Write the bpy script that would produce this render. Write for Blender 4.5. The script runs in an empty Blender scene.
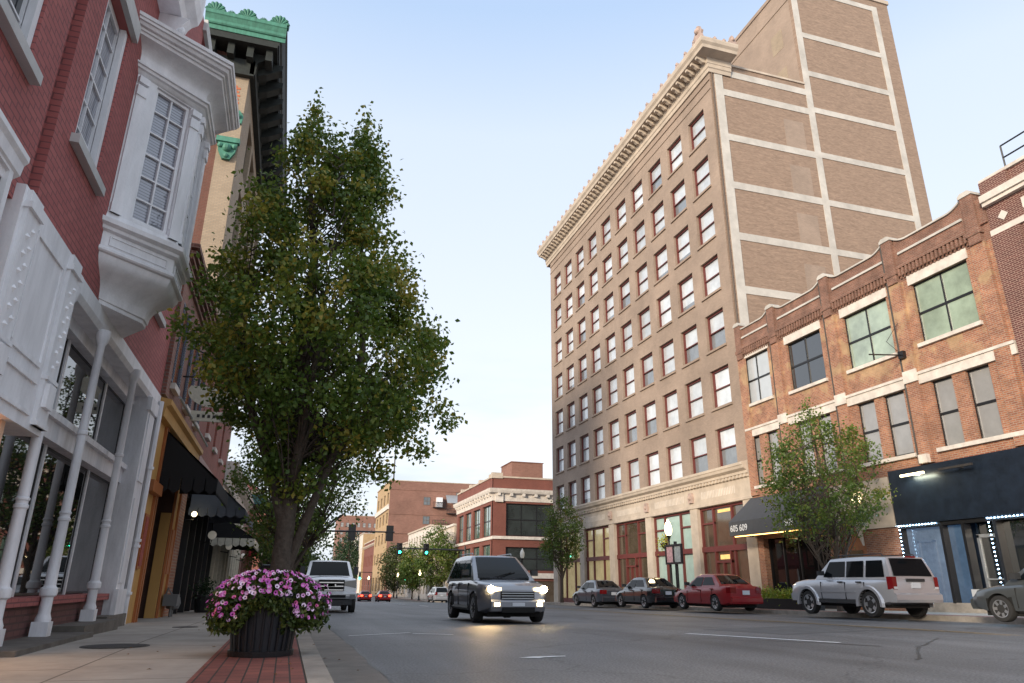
import bpy, bmesh, math, random
import numpy as np
from mathutils import Vector, Matrix
random.seed(7); R = math.radians
S = bpy.context.scene; COL = S.collection
# ------------------------------------------------------------------ camera, sky, sun, exposure
CAM = (0.0, 0.0, 0.8); FPX = 702.0; PITCH = .335319; YAW = .294386; ROLL = .00871971
cd = bpy.data.cameras.new('camera'); cam = bpy.data.objects.new('camera', cd); COL.objects.link(cam)
cd.sensor_width = 36; cd.lens = 36*FPX/1024; cd.clip_start = .05; cd.clip_end = 5000
_cy, _sy, _cp, _sp = math.cos(YAW), math.sin(YAW), math.cos(PITCH), math.sin(PITCH)
fw = Vector((_sy*_cp, _cy*_cp, _sp)); r0 = Vector((_cy, -_sy, 0)); u0 = r0.cross(fw)
rt = r0*math.cos(ROLL)+u0*math.sin(ROLL); up = u0*math.cos(ROLL)-r0*math.sin(ROLL)
cam.matrix_world = Matrix(((rt.x, up.x, -fw.x, CAM[0]), (rt.y, up.y, -fw.y, CAM[1]), (rt.z, up.z, -fw.z, CAM[2]), (0, 0, 0, 1)))
S.camera = cam
S.render.engine = 'CYCLES'
S.view_settings.view_transform = 'Standard'; S.view_settings.look = 'None'
S.view_settings.gamma = 1; S.view_settings.use_curve_mapping = False
S.view_settings.exposure = 1.42
SUN_EL, SUN_AZ = 14, 232        # compass-like: azimuth clockwise from +Y; light comes from behind left
wd = bpy.data.worlds.new('World'); S.world = wd; wd.use_nodes = True
nt = wd.node_tree; N = nt.nodes; Lk = nt.links; N.clear()
wo = N.new('ShaderNodeOutputWorld'); bg = N.new('ShaderNodeBackground'); bg.inputs[1].default_value = .13
sky = N.new('ShaderNodeTexSky'); sky.sky_type = 'NISHITA'; sky.sun_disc = False
sky.sun_elevation = R(SUN_EL); sky.sun_rotation = R(SUN_AZ); sky.altitude = 0; sky.air_density = 1.0; sky.dust_density = 1.2; sky.ozone_density = 1.6
tc = N.new('ShaderNodeTexCoord'); sx = N.new('ShaderNodeSeparateXYZ'); Lk.new(tc.outputs['Generated'], sx.inputs[0])
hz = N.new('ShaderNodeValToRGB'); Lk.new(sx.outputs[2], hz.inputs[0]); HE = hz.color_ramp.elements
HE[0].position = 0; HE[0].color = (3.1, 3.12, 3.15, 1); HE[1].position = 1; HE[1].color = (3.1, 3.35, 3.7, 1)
for _p, _c in ((.22, (2.9, 3.0, 3.2)), (.42, (2.6, 2.8, 3.2)), (.58, (2.35, 2.65, 3.1)), (.70, (1.65, 2.15, 2.95)), (.74, (1.6, 2.1, 3.0)), (.86, (2.8, 3.1, 3.5))):  # stops above the top of the view are brightened as added fill light
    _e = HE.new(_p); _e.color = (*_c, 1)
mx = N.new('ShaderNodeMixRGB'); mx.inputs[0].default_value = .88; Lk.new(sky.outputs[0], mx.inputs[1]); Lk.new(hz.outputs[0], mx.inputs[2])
# thin low cloud bank near the horizon
mp = N.new('ShaderNodeMapping'); mp.inputs[3].default_value = (2.2, 2.2, 11); Lk.new(tc.outputs['Generated'], mp.inputs[0])
nz = N.new('ShaderNodeTexNoise'); nz.inputs['Scale'].default_value = 2.2; nz.inputs['Detail'].default_value = 6; Lk.new(mp.outputs[0], nz.inputs[0])
cr = N.new('ShaderNodeMapRange'); cr.inputs[1].default_value = .47; cr.inputs[2].default_value = .68; cr.inputs[3].default_value = 0; cr.inputs[4].default_value = .75; Lk.new(nz.outputs[0], cr.inputs[0])
bd = N.new('ShaderNodeMapRange'); bd.inputs[1].default_value = .08; bd.inputs[2].default_value = .36; bd.inputs[3].default_value = 1; bd.inputs[4].default_value = 0; Lk.new(sx.outputs[2], bd.inputs[0])
ml = N.new('ShaderNodeMath'); ml.operation = 'MULTIPLY'; Lk.new(cr.outputs[0], ml.inputs[0]); Lk.new(bd.outputs[0], ml.inputs[1])
m2 = N.new('ShaderNodeMixRGB'); Lk.new(ml.outputs[0], m2.inputs[0]); Lk.new(mx.outputs[0], m2.inputs[1]); m2.inputs[2].default_value = (2.0, 2.3, 2.75, 1)
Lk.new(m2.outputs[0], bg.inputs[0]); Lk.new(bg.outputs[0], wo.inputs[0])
sl = bpy.data.lights.new('sun', 'SUN'); sl.energy = 1.95; sl.angle = R(12); sl.color = (1, .86, .68)
so = bpy.data.objects.new('sun', sl); COL.objects.link(so)
sd = Vector((math.sin(R(SUN_AZ))*math.cos(R(SUN_EL)), math.cos(R(SUN_AZ))*math.cos(R(SUN_EL)), math.sin(R(SUN_EL))))
so.rotation_euler = sd.to_track_quat('Z', 'Y').to_euler()

# ------------------------------------------------------------------ materials
def newmat(name):
    m = bpy.data.materials.new(name); m.use_nodes = True; n = m.node_tree.nodes; b = n['Principled BSDF']; return m, n, m.node_tree.links, b
MATS = {}
def mat(name, col, rough=.6, metal=0, var=0, vs=4, bump=0, bs=30, coat=0, emit=None, es=0, ior=1.5, streak=False, objvar=0):
    if name in MATS: return MATS[name]
    m, n, l, b = newmat(name); b.inputs['Base Color'].default_value = (*col, 1)
    b.inputs['Roughness'].default_value = rough; b.inputs['Metallic'].default_value = metal
    b.inputs['IOR'].default_value = ior
    if coat: b.inputs['Coat Weight'].default_value = coat; b.inputs['Coat Roughness'].default_value = .03
    if emit: b.inputs['Emission Color'].default_value = (*emit, 1); b.inputs['Emission Strength'].default_value = es
    g = n.new('ShaderNodeNewGeometry')
    if var:
        src = g.outputs['Position']
        if streak:
            k = n.new('ShaderNodeMapping'); k.inputs[3].default_value = (1, 1, .22); l.new(src, k.inputs[0]); src = k.outputs[0]
        t = n.new('ShaderNodeTexNoise'); t.inputs['Scale'].default_value = vs; t.inputs['Detail'].default_value = 7; t.inputs['Roughness'].default_value = .65; l.new(src, t.inputs[0])
        k = n.new('ShaderNodeMapRange'); k.inputs[1].default_value = .3; k.inputs[2].default_value = .7; k.inputs[3].default_value = 1-var; k.inputs[4].default_value = 1+var*.7; l.new(t.outputs[0], k.inputs[0])
        h = n.new('ShaderNodeHueSaturation'); h.inputs['Color'].default_value = (*col, 1); l.new(k.outputs[0], h.inputs['Value']); l.new(h.outputs[0], b.inputs['Base Color'])
        if objvar:
            oi = n.new('ShaderNodeObjectInfo'); k2 = n.new('ShaderNodeMapRange'); k2.inputs[3].default_value = 1-objvar; k2.inputs[4].default_value = 1+objvar*.4; l.new(oi.outputs['Random'], k2.inputs[0])
            q = n.new('ShaderNodeMath'); q.operation = 'MULTIPLY'; l.new(k.outputs[0], q.inputs[0]); l.new(k2.outputs[0], q.inputs[1]); l.new(q.outputs[0], h.inputs['Value'])
    if bump:
        t = n.new('ShaderNodeTexNoise'); t.inputs['Scale'].default_value = bs; t.inputs['Detail'].default_value = 5; l.new(g.outputs['Position'], t.inputs[0])
        u = n.new('ShaderNodeBump'); u.inputs['Strength'].default_value = bump; u.inputs['Distance'].default_value = .02; l.new(t.outputs[0], u.inputs['Height']); l.new(u.outputs[0], b.inputs['Normal'])
    MATS[name] = m; return m
def brick(name, c1, c2, mortar, w=.215, h=.073, stain=.25, ss=.7, bump=.5, flat=False, patch=None, pz=None, ms=.012, tint=None, msm=.2, hs_=None):
    """brick bond laid on whichever wall face it is on (from the surface normal)"""
    m, n, l, b = newmat(name); g = n.new('ShaderNodeNewGeometry')
    p = n.new('ShaderNodeSeparateXYZ'); l.new(g.outputs['Position'], p.inputs[0])
    q = n.new('ShaderNodeSeparateXYZ'); l.new(g.outputs['True Normal'], q.inputs[0])
    a = n.new('ShaderNodeMath'); a.operation = 'ABSOLUTE'; l.new(q.outputs[0], a.inputs[0])
    gt = n.new('ShaderNodeMath'); gt.operation = 'GREATER_THAN'; gt.inputs[1].default_value = .5; l.new(a.outputs[0], gt.inputs[0])
    mxv = n.new('ShaderNodeMix'); mxv.data_type = 'FLOAT'; l.new(gt.outputs[0], mxv.inputs[0]); l.new(p.outputs[0], mxv.inputs[2]); l.new(p.outputs[1], mxv.inputs[3])
    c = n.new('ShaderNodeCombineXYZ')
    if flat: l.new(p.outputs[1], c.inputs[0]); l.new(p.outputs[0], c.inputs[1])
    else: l.new(mxv.outputs[0], c.inputs[0]); l.new(p.outputs[2], c.inputs[1])
    t = n.new('ShaderNodeTexBrick'); t.inputs['Scale'].default_value = 1; t.inputs['Brick Width'].default_value = w; t.inputs['Row Height'].default_value = h
    t.inputs['Mortar Size'].default_value = ms; t.inputs['Mortar Smooth'].default_value = msm; t.inputs['Bias'].default_value = 0
    t.inputs['Color1'].default_value = (*c1, 1); t.inputs['Color2'].default_value = (*c2, 1); t.inputs['Mortar'].default_value = (*mortar, 1); l.new(c.outputs[0], t.inputs[0])
    col = t.outputs[0]
    if patch:      # areas of differently coloured brick
        pn = n.new('ShaderNodeTexNoise'); pn.inputs['Scale'].default_value = 1.3; pn.inputs['Detail'].default_value = 4; l.new(g.outputs['Position'], pn.inputs[0])
        pm = n.new('ShaderNodeMapRange'); pm.inputs[1].default_value = .50; pm.inputs[2].default_value = .60; l.new(pn.outputs[0], pm.inputs[0]); fac = pm.outputs[0]
        if pz:
            zr = n.new('ShaderNodeMapRange'); zr.inputs[1].default_value = pz[0]; zr.inputs[2].default_value = pz[1]; l.new(p.outputs[2], zr.inputs[0])
            fm = n.new('ShaderNodeMath'); fm.operation = 'MULTIPLY'; l.new(fac, fm.inputs[0]); l.new(zr.outputs[0], fm.inputs[1]); fac = fm.outputs[0]
        t2 = n.new('ShaderNodeMixRGB'); t2.inputs[2].default_value = (*patch, 1); l.new(col, t2.inputs[1])
        f2 = n.new('ShaderNodeMath'); f2.operation = 'MULTIPLY'; f2.inputs[1].default_value = .75; l.new(fac, f2.inputs[0]); l.new(f2.outputs[0], t2.inputs[0]); col = t2.outputs[0]
    s = n.new('ShaderNodeTexNoise'); s.inputs['Scale'].default_value = ss; s.inputs['Detail'].default_value = 8; s.inputs['Roughness'].default_value = .7
    if hs_: hm_ = n.new('ShaderNodeMapping'); hm_.inputs[3].default_value = (1, 1, hs_); l.new(g.outputs['Position'], hm_.inputs[0]); l.new(hm_.outputs[0], s.inputs[0])
    else: l.new(g.outputs['Position'], s.inputs[0])
    k = n.new('ShaderNodeMapRange'); k.inputs[1].default_value = .3; k.inputs[2].default_value = .7; k.inputs[3].default_value = 1-stain; k.inputs[4].default_value = 1+stain*.6; l.new(s.outputs[0], k.inputs[0])
    hs = n.new('ShaderNodeHueSaturation'); l.new(col, hs.inputs['Color']); l.new(k.outputs[0], hs.inputs['Value']); l.new(hs.outputs[0], b.inputs['Base Color'])
    b.inputs['Roughness'].default_value = .85
    if bump:
        u = n.new('ShaderNodeBump'); u.inputs['Strength'].default_value = bump; u.inputs['Distance'].default_value = .01; u.invert = True; l.new(t.outputs['Fac'], u.inputs['Height']); l.new(u.outputs[0], b.inputs['Normal'])
    return m
def glassm(name, col, ior=1.9, rough=.02, var=0): return mat(name, col, rough, ior=ior, var=var, vs=1.5, bump=.02, bs=1.2)
M_ = {}
A_ = M_
A_['bk_pink'] = brick('red_painted_brick', (.40, .125, .115), (.34, .10, .095), (.20, .075, .075), stain=.18, ms=.008)
A_['bk_brown'] = brick('brown_red_brick', (.27, .115, .085), (.20, .075, .055), (.22, .16, .13), stain=.3)
A_['bk_red2'] = brick('dull_red_brick', (.30, .09, .065), (.25, .075, .055), (.22, .12, .1), stain=.25)
A_['bk_tan'] = brick('tan_brick', (.34, .255, .20), (.295, .22, .17), (.26, .21, .175), stain=.24, ss=.35, bump=.3)
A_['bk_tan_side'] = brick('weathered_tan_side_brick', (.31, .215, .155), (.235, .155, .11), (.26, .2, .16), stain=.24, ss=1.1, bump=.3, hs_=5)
A_['bk_cream'] = brick('cream_brick', (.36, .28, .20), (.31, .24, .17), (.26, .22, .17), stain=.15)
A_['bk_org'] = brick('orange_brick', (.38, .16, .085), (.24, .085, .05), (.33, .25, .19), stain=.35, ss=1.6, ms=.012, patch=(.44, .30, .17), pz=(8.8, 9.8))
A_['bk_cap'] = brick('dark_red_parapet_brick', (.23, .105, .072), (.16, .072, .052), (.25, .17, .13), stain=.45, ss=1.5)
A_['bk_dark'] = brick('dark_maroon_brick', (.085, .028, .026), (.12, .04, .035), (.36, .25, .2), stain=.2, ms=.010)
A_['bk_corner'] = brick('corner_red_brick', (.17, .055, .040), (.14, .043, .032), (.2, .08, .06), stain=.15, bump=.2)
A_['bk_old'] = brick('old_orange_red_brick', (.24, .12, .09), (.20, .095, .072), (.22, .15, .12), w=.5, h=.16, stain=.28, ss=.18, bump=.1)
A_['bk_buff'] = brick('buff_brick', (.42, .29, .16), (.37, .25, .13), (.36, .27, .17), w=.5, h=.16, stain=.2, bump=.1)
A_['paver'] = brick('red_brick_pavers', (.26, .085, .065), (.19, .06, .05), (.045, .035, .03), w=.215, h=.108, stain=.3, ss=2.5, flat=True, ms=.007)
A_['slab'] = brick('concrete_slabs', (.38, .34, .30), (.35, .315, .275), (.15, .13, .11), w=1.52, h=1.52, stain=.3, ss=1.3, flat=True, ms=.012, bump=.4, msm=.5)
A_['white'] = mat('white_paint', (.78, .78, .80), .6, var=.15, vs=5, bump=.15, streak=True)
A_['white2'] = mat('painted_white_metal', (.72, .72, .75), .5, var=.2, vs=7, bump=.15, streak=True)
A_['stone'] = mat('pale_limestone', (.47, .40, .33), .85, var=.22, vs=1.1, bump=.15)
A_['stone_l'] = mat('light_limestone_band', (.60, .55, .50), .85, var=.25, vs=1.8, bump=.15)
A_['gap_shade'] = mat('shaded_gap_brick', (.05, .028, .022), .9, var=.3)  # shade between the corbels, put into the colour of a backing strip
A_['stone_w'] = mat('grey_painted_stone', (.50, .50, .49), .7, var=.12, vs=3)
A_['stone_g'] = mat('grey_concrete_frame', (.47, .45, .42), .9, var=.22, vs=.9, bump=.1)
A_['terra'] = mat('weathered_terracotta', (.40, .30, .26), .8, var=.3, vs=3)
A_['conc'] = mat('kerb_concrete', (.30, .27, .235), .9, var=.3, vs=3, bump=.25, bs=60)
A_['conc_d'] = mat('gutter_concrete', (.20, .18, .16), .9, var=.3, vs=2, bump=.25, bs=60)
A_['step'] = mat('dark_step_stone', (.13, .115, .10), .85, var=.35, vs=4, bump=.2)
A_['black'] = mat('black_metal', (.012, .012, .014), .35)
A_['blackm'] = mat('matte_black_fabric', (.010, .010, .011), .95)
A_['greya'] = mat('charcoal_awning_fabric', (.055, .060, .070), .85, var=.12, vs=3)
A_['greyb'] = mat('blue_grey_awning_fabric', (.085, .10, .125), .85, var=.12, vs=3)
A_['redaw'] = mat('crimson_awning_fabric', (.28, .012, .025), .8)
A_['winred'] = mat('oxblood_window_frame', (.125, .028, .024), .5, var=.1)
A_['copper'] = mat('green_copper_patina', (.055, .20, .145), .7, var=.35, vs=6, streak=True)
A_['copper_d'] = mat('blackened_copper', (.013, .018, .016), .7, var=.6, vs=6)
A_['orangep'] = mat('mustard_orange_paint', (.50, .28, .085), .6, var=.12, vs=3, streak=True)
A_['orangetrim'] = mat('burnt_orange_trim', (.36, .12, .035), .5, var=.1)
A_['wood'] = mat('orange_brown_wood', (.35, .13, .05), .5, var=.25, vs=9)
A_['shut'] = mat('blue_grey_shutter', (.085, .10, .14), .6)
A_['peach'] = mat('peach_plaster', (.75, .48, .32), .8, var=.05)
A_['navy'] = mat('navy_black_storefront', (.010, .016, .028), .35, var=.4, vs=2.5)
A_['g_dark'] = glassm('dark_window_glass', (.012, .016, .020), 2.3)
A_['g_store'] = glassm('storefront_glass', (.008, .009, .009), 2.9)
A_['g_blind'] = mat('glass_over_white_blind', (.56, .61, .66), .25, var=.22, vs=1.1, coat=1, objvar=.32, ior=1.7)
A_['g_blind_dk'] = mat('glass_over_dim_room', (.16, .18, .20), .15, var=.3, vs=1.2, coat=1, ior=1.8)
A_['g_blind2'] = mat('glass_over_grey_blind', (.27, .27, .27), .25, var=.12, vs=2, coat=1, ior=1.8)
A_['g_slat'] = None
A_['g_green'] = mat('greenish_glass_over_pale_room', (.30, .38, .30), .15, var=.35, vs=.9, coat=1, ior=1.9)
A_['g_teal'] = mat('pale_teal_covered_glass', (.36, .50, .46), .3, var=.15, vs=1.5, coat=1)
A_['g_lit'] = mat('warm_lit_storefront_glass', (.36, .33, .19), .1, var=.5, vs=.9, coat=1, emit=(1, .80, .40), es=.09)
A_['g_dim'] = mat('dim_brown_interior_glass', (.055, .045, .035), .06, var=.5, vs=1.2, ior=2.0, emit=(1, .6, .3), es=.012)
A_['g_far'] = mat('far_window_glass', (.10, .12, .14), .15, var=.4, vs=.8, coat=1)
A_['warm'] = mat('warm_lamp_glow', (1, .8, .5), .5, emit=(1, .55, .15), es=2.6)
A_['warmw'] = mat('warm_white_globe', (1, .9, .7), .4, emit=(1, .78, .42), es=2.6)
A_['globe'] = mat('faint_glow_white_globe', (.55, .55, .53), .3, emit=(1, .93, .8), es=.05)  # globe that is not switched on, with a faint glow put into it
A_['led'] = mat('blue_white_led', (.8, .9, 1), .4, emit=(.45, .72, 1), es=14)
A_['signal'] = mat('green_signal_lens', (.1, .9, .6), .3, emit=(.02, 1, .55), es=6)
A_['redlamp'] = mat('red_tail_lens_lit', (.8, .02, .01), .3, emit=(1, .05, .02), es=3.5)
A_['tail'] = mat('red_tail_lens', (.16, .006, .008), .15, coat=.4)
A_['smoked'] = mat('smoked_headlamp', (.10, .105, .11), .1, coat=1)
A_['foglit'] = mat('lit_fog_lamp', (1, .8, .5), .3, emit=(1, .68, .30), es=5)
A_['headhous'] = mat('glowing_headlamp_housing', (.7, .6, .45), .2, coat=1, emit=(1, .72, .35), es=1.6)
A_['headlit'] = mat('lit_headlamp', (1, .9, .7), .3, emit=(1, .76, .40), es=30)
A_['headoff'] = mat('clear_headlamp', (.50, .52, .55), .1, coat=1)
A_['amber'] = mat('amber_lens', (.7, .22, .02), .2, coat=1)
A_['tyre'] = mat('tyre_rubber', (.018, .018, .018), .85)
A_['rim'] = mat('silver_alloy', (.55, .56, .58), .3, metal=.85)
A_['arch'] = mat('dark_underbody', (.006, .006, .006), .9)
A_['carglass'] = glassm('car_glass', (.005, .007, .009), 1.22, .02)
A_['plate'] = mat('number_plate', (.55, .58, .62), .4)
A_['chrome'] = mat('chrome_trim', (.6, .6, .62), .15, metal=1)
A_['plastic'] = mat('dark_grey_plastic', (.028, .029, .031), .55)
A_['bark'] = mat('grey_brown_bark', (.075, .058, .045), .9, var=.45, vs=14, bump=.9, bs=22)
A_['soil'] = mat('soil', (.05, .035, .025), .95)
A_['galv'] = mat('galvanised_metal', (.40, .42, .44), .4, metal=.6, var=.1)
A_['paintw'] = mat('worn_road_paint', (.75, .75, .75), .8, var=.3, vs=9)
A_['painty'] = mat('worn_yellow_road_paint', (.30, .20, .075), .8, var=.6, vs=9)
A_['tar'] = mat('crack_sealant', (.018, .018, .018), .5, var=.4, vs=8)
A_['signw'] = mat('cream_sign_board', (.55, .52, .42), .6, var=.2, vs=8)
A_['signr'] = mat('red_sign_panel', (.33, .06, .05), .5, var=.5, vs=18)
A_['lettw'] = mat('white_lettering', (.72, .74, .76), .6)
A_['roof'] = mat('flat_roofing', (.10, .10, .10), .9)
A_['iron'] = mat('cast_iron_cover', (.035, .03, .027), .6, var=.4, vs=15, bump=.5, bs=40)
# blinds behind panes: fine horizontal slats
def slatmat():
    m, n, l, b = newmat('glass_over_slatted_blind'); g = n.new('ShaderNodeNewGeometry')
    p = n.new('ShaderNodeSeparateXYZ'); l.new(g.outputs['Position'], p.inputs[0])
    q = n.new('ShaderNodeMath'); q.operation = 'MULTIPLY'; q.inputs[1].default_value = 1/.045; l.new(p.outputs[2], q.inputs[0])
    f = n.new('ShaderNodeMath'); f.operation = 'FRACT'; l.new(q.outputs[0], f.inputs[0])
    c = n.new('ShaderNodeValToRGB'); c.color_ramp.elements[0].color = (.055, .06, .075, 1); c.color_ramp.elements[0].position = .1; c.color_ramp.elements[1].color = (.25, .26, .31, 1); c.color_ramp.elements[1].position = .45; l.new(f.outputs[0], c.inputs[0])
    l.new(c.outputs[0], b.inputs['Base Color']); b.inputs['Roughness'].default_value = .3; b.inputs['Coat Weight'].default_value = 1; b.inputs['Coat Roughness'].default_value = .01; b.inputs['Coat IOR'].default_value = 1.9
    return m
A_['g_slat'] = slatmat()
def asphalt():
    m, n, l, b = newmat('worn_asphalt'); g = n.new('ShaderNodeNewGeometry')
    a = n.new('ShaderNodeTexNoise'); a.inputs['Scale'].default_value = .35; a.inputs['Detail'].default_value = 6; l.new(g.outputs['Position'], a.inputs[0])
    mp = n.new('ShaderNodeMapping'); mp.inputs[3].default_value = (1.2, .10, 1); l.new(g.outputs['Position'], mp.inputs[0])
    w = n.new('ShaderNodeTexNoise'); w.inputs['Scale'].default_value = 1; w.inputs['Detail'].default_value = 4; l.new(mp.outputs[0], w.inputs[0])
    f = n.new('ShaderNodeTexNoise'); f.inputs['Scale'].default_value = 38; f.inputs['Detail'].default_value = 3; l.new(g.outputs['Position'], f.inputs[0])
    v = n.new('ShaderNodeTexVoronoi'); v.feature = 'DISTANCE_TO_EDGE'; v.inputs['Scale'].default_value = .22; v.inputs['Randomness'].default_value = 1
    dn = n.new('ShaderNodeTexNoise'); dn.inputs['Scale'].default_value = 1.5; dn.inputs['Detail'].default_value = 5; l.new(g.outputs['Position'], dn.inputs[0])
    vm = n.new('ShaderNodeVectorMath'); vm.operation = 'MULTIPLY_ADD'; l.new(dn.outputs['Color'], vm.inputs[0]); vm.inputs[1].default_value = (1.1, 1.1, 0); l.new(g.outputs['Position'], vm.inputs[2]); l.new(vm.outputs[0], v.inputs[0])
    cr = n.new('ShaderNodeMapRange'); cr.inputs[1].default_value = 0; cr.inputs[2].default_value = .008; cr.inputs[3].default_value = .6; cr.inputs[4].default_value = 1; l.new(v.outputs[0], cr.inputs[0])
    s1 = n.new('ShaderNodeMath'); s1.operation = 'ADD'; l.new(a.outputs[0], s1.inputs[0]); l.new(w.outputs[0], s1.inputs[1])
    k = n.new('ShaderNodeMapRange'); k.inputs[1].default_value = .7; k.inputs[2].default_value = 1.3; k.inputs[3].default_value = .6; k.inputs[4].default_value = 1.35; l.new(s1.outputs[0], k.inputs[0])
    k2 = n.new('ShaderNodeMapRange'); k2.inputs[1].default_value = .3; k2.inputs[2].default_value = .7; k2.inputs[3].default_value = .45; k2.inputs[4].default_value = 1.6; l.new(f.outputs[0], k2.inputs[0])
    q = n.new('ShaderNodeMath'); q.operation = 'MULTIPLY'; l.new(k.outputs[0], q.inputs[0]); l.new(k2.outputs[0], q.inputs[1])
    q2 = n.new('ShaderNodeMath'); q2.operation = 'MULTIPLY'; l.new(q.outputs[0], q2.inputs[0]); l.new(cr.outputs[0], q2.inputs[1])
    h = n.new('ShaderNodeHueSaturation'); h.inputs['Color'].default_value = (.108, .108, .112, 1); l.new(q2.outputs[0], h.inputs['Value']); l.new(h.outputs[0], b.inputs['Base Color'])
    b.inputs['Roughness'].default_value = .62
    u = n.new('ShaderNodeBump'); u.inputs['Strength'].default_value = .5; u.inputs['Distance'].default_value = .012; l.new(f.outputs[0], u.inputs['Height']); l.new(u.outputs[0], b.inputs['Normal'])
    return m
A_['asphalt'] = asphalt()
def leafmat(name, c1, c2, c3, trans=.35):
    m, n, l, b = newmat(name)
    at = n.new('ShaderNodeAttribute'); at.attribute_name = 'tone'
    cr = n.new('ShaderNodeValToRGB'); e = cr.color_ramp.elements; e[0].position = 0; e[0].color = (*c1, 1); e[1].position = 1; e[1].color = (*c3, 1)
    x = e.new(.55); x.color = (*c2, 1); l.new(at.outputs['Fac'], cr.inputs[0]); l.new(cr.outputs[0], b.inputs['Base Color']); b.inputs['Roughness'].default_value = .45
    t = n.new('ShaderNodeBsdfTranslucent'); l.new(cr.outputs[0], t.inputs[0]); ms = n.new('ShaderNodeMixShader'); ms.inputs[0].default_value = trans
    l.new(b.outputs[0], ms.inputs[1]); l.new(t.outputs[0], ms.inputs[2]); l.new(ms.outputs[0], n['Material Output'].inputs[0]); return m
A_['leaf_a'] = leafmat('pear_leaves_turning', (.070, .135, .020), (.16, .225, .03), (.42, .33, .05))
A_['leaf_b'] = leafmat('honey_green_leaves', (.065, .12, .02), (.12, .18, .03), (.26, .20, .035))
A_['leaf_c'] = leafmat('bronze_green_leaves', (.04, .06, .018), (.075, .10, .025), (.15, .09, .03))
A_['leaf_d'] = leafmat('deep_green_leaves', (.02, .05, .02), (.035, .07, .03), (.06, .10, .03))
A_['leaf_y'] = leafmat('lime_leaves', (.14, .22, .02), (.25, .32, .03), (.40, .36, .04))
A_['leaf_p'] = leafmat('petunia_leaves', (.03, .06, .012), (.07, .10, .02), (.15, .17, .03))

# ------------------------------------------------------------------ mesh helpers
ORG = {}
def gz(y):
    return float(np.interp(y, [-50, 10, 50, 110, 400, 900], [0, 0, -.44, -1.5, -2.4, -2.4]))
def tag(o, label=None, cat=None, group=None, kind=None):
    if label: o['label'] = label
    if cat: o['category'] = cat
    if group: o['group'] = group
    if kind: o['kind'] = kind
    return o
def thing(name, label, cat, loc=(0, 0, 0), group=None):
    o = bpy.data.objects.new(name, None); COL.objects.link(o); o.location = loc; o.empty_display_size = .3
    ORG[o.name] = Vector(loc); return tag(o, label, cat, group)
def FI(a, d, z): return (a, d, z)
def FRX(x0): return lambda a, d, z: (x0-d, a, z)       # facade facing -X (right side of street); a = world Y
def FLX(x0): return lambda a, d, z: (x0+d, a, z)       # facade facing +X (left side)
def FSY(y0): return lambda a, d, z: (a, y0-d, z)       # wall facing -Y; a = world X
def FPL(p, q):                                          # vertical plane from p to q (xy), outward to the right of p->q
    p = Vector(p); q = Vector(q); t = (q-p).normalized(); nn = Vector((t.y, -t.x))
    return lambda a, d, z: (p.x+t.x*a+nn.x*d, p.y+t.y*a+nn.y*d, z)
def corner_ext(m, prof, X0, Y0, yfar, xfar):
    """moulding that runs along the street front (x = X0) and turns the corner onto the wall y = Y0"""
    F0 = m.F; m.F = FI; n = len(prof); vs = []
    for st in range(3):
        for d, z in prof: vs.append([(X0-d, yfar, z), (X0-d, Y0-d, z), (xfar, Y0-d, z)][st])
    fs = [tuple(range(n)), tuple(range(2*n, 3*n))]+[(i+k*n, (i+1) % n+k*n, (i+1) % n+(k+1)*n, i+(k+1)*n) for k in range(2) for i in range(n)]
    m.add(vs, fs); m.F = F0
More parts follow.
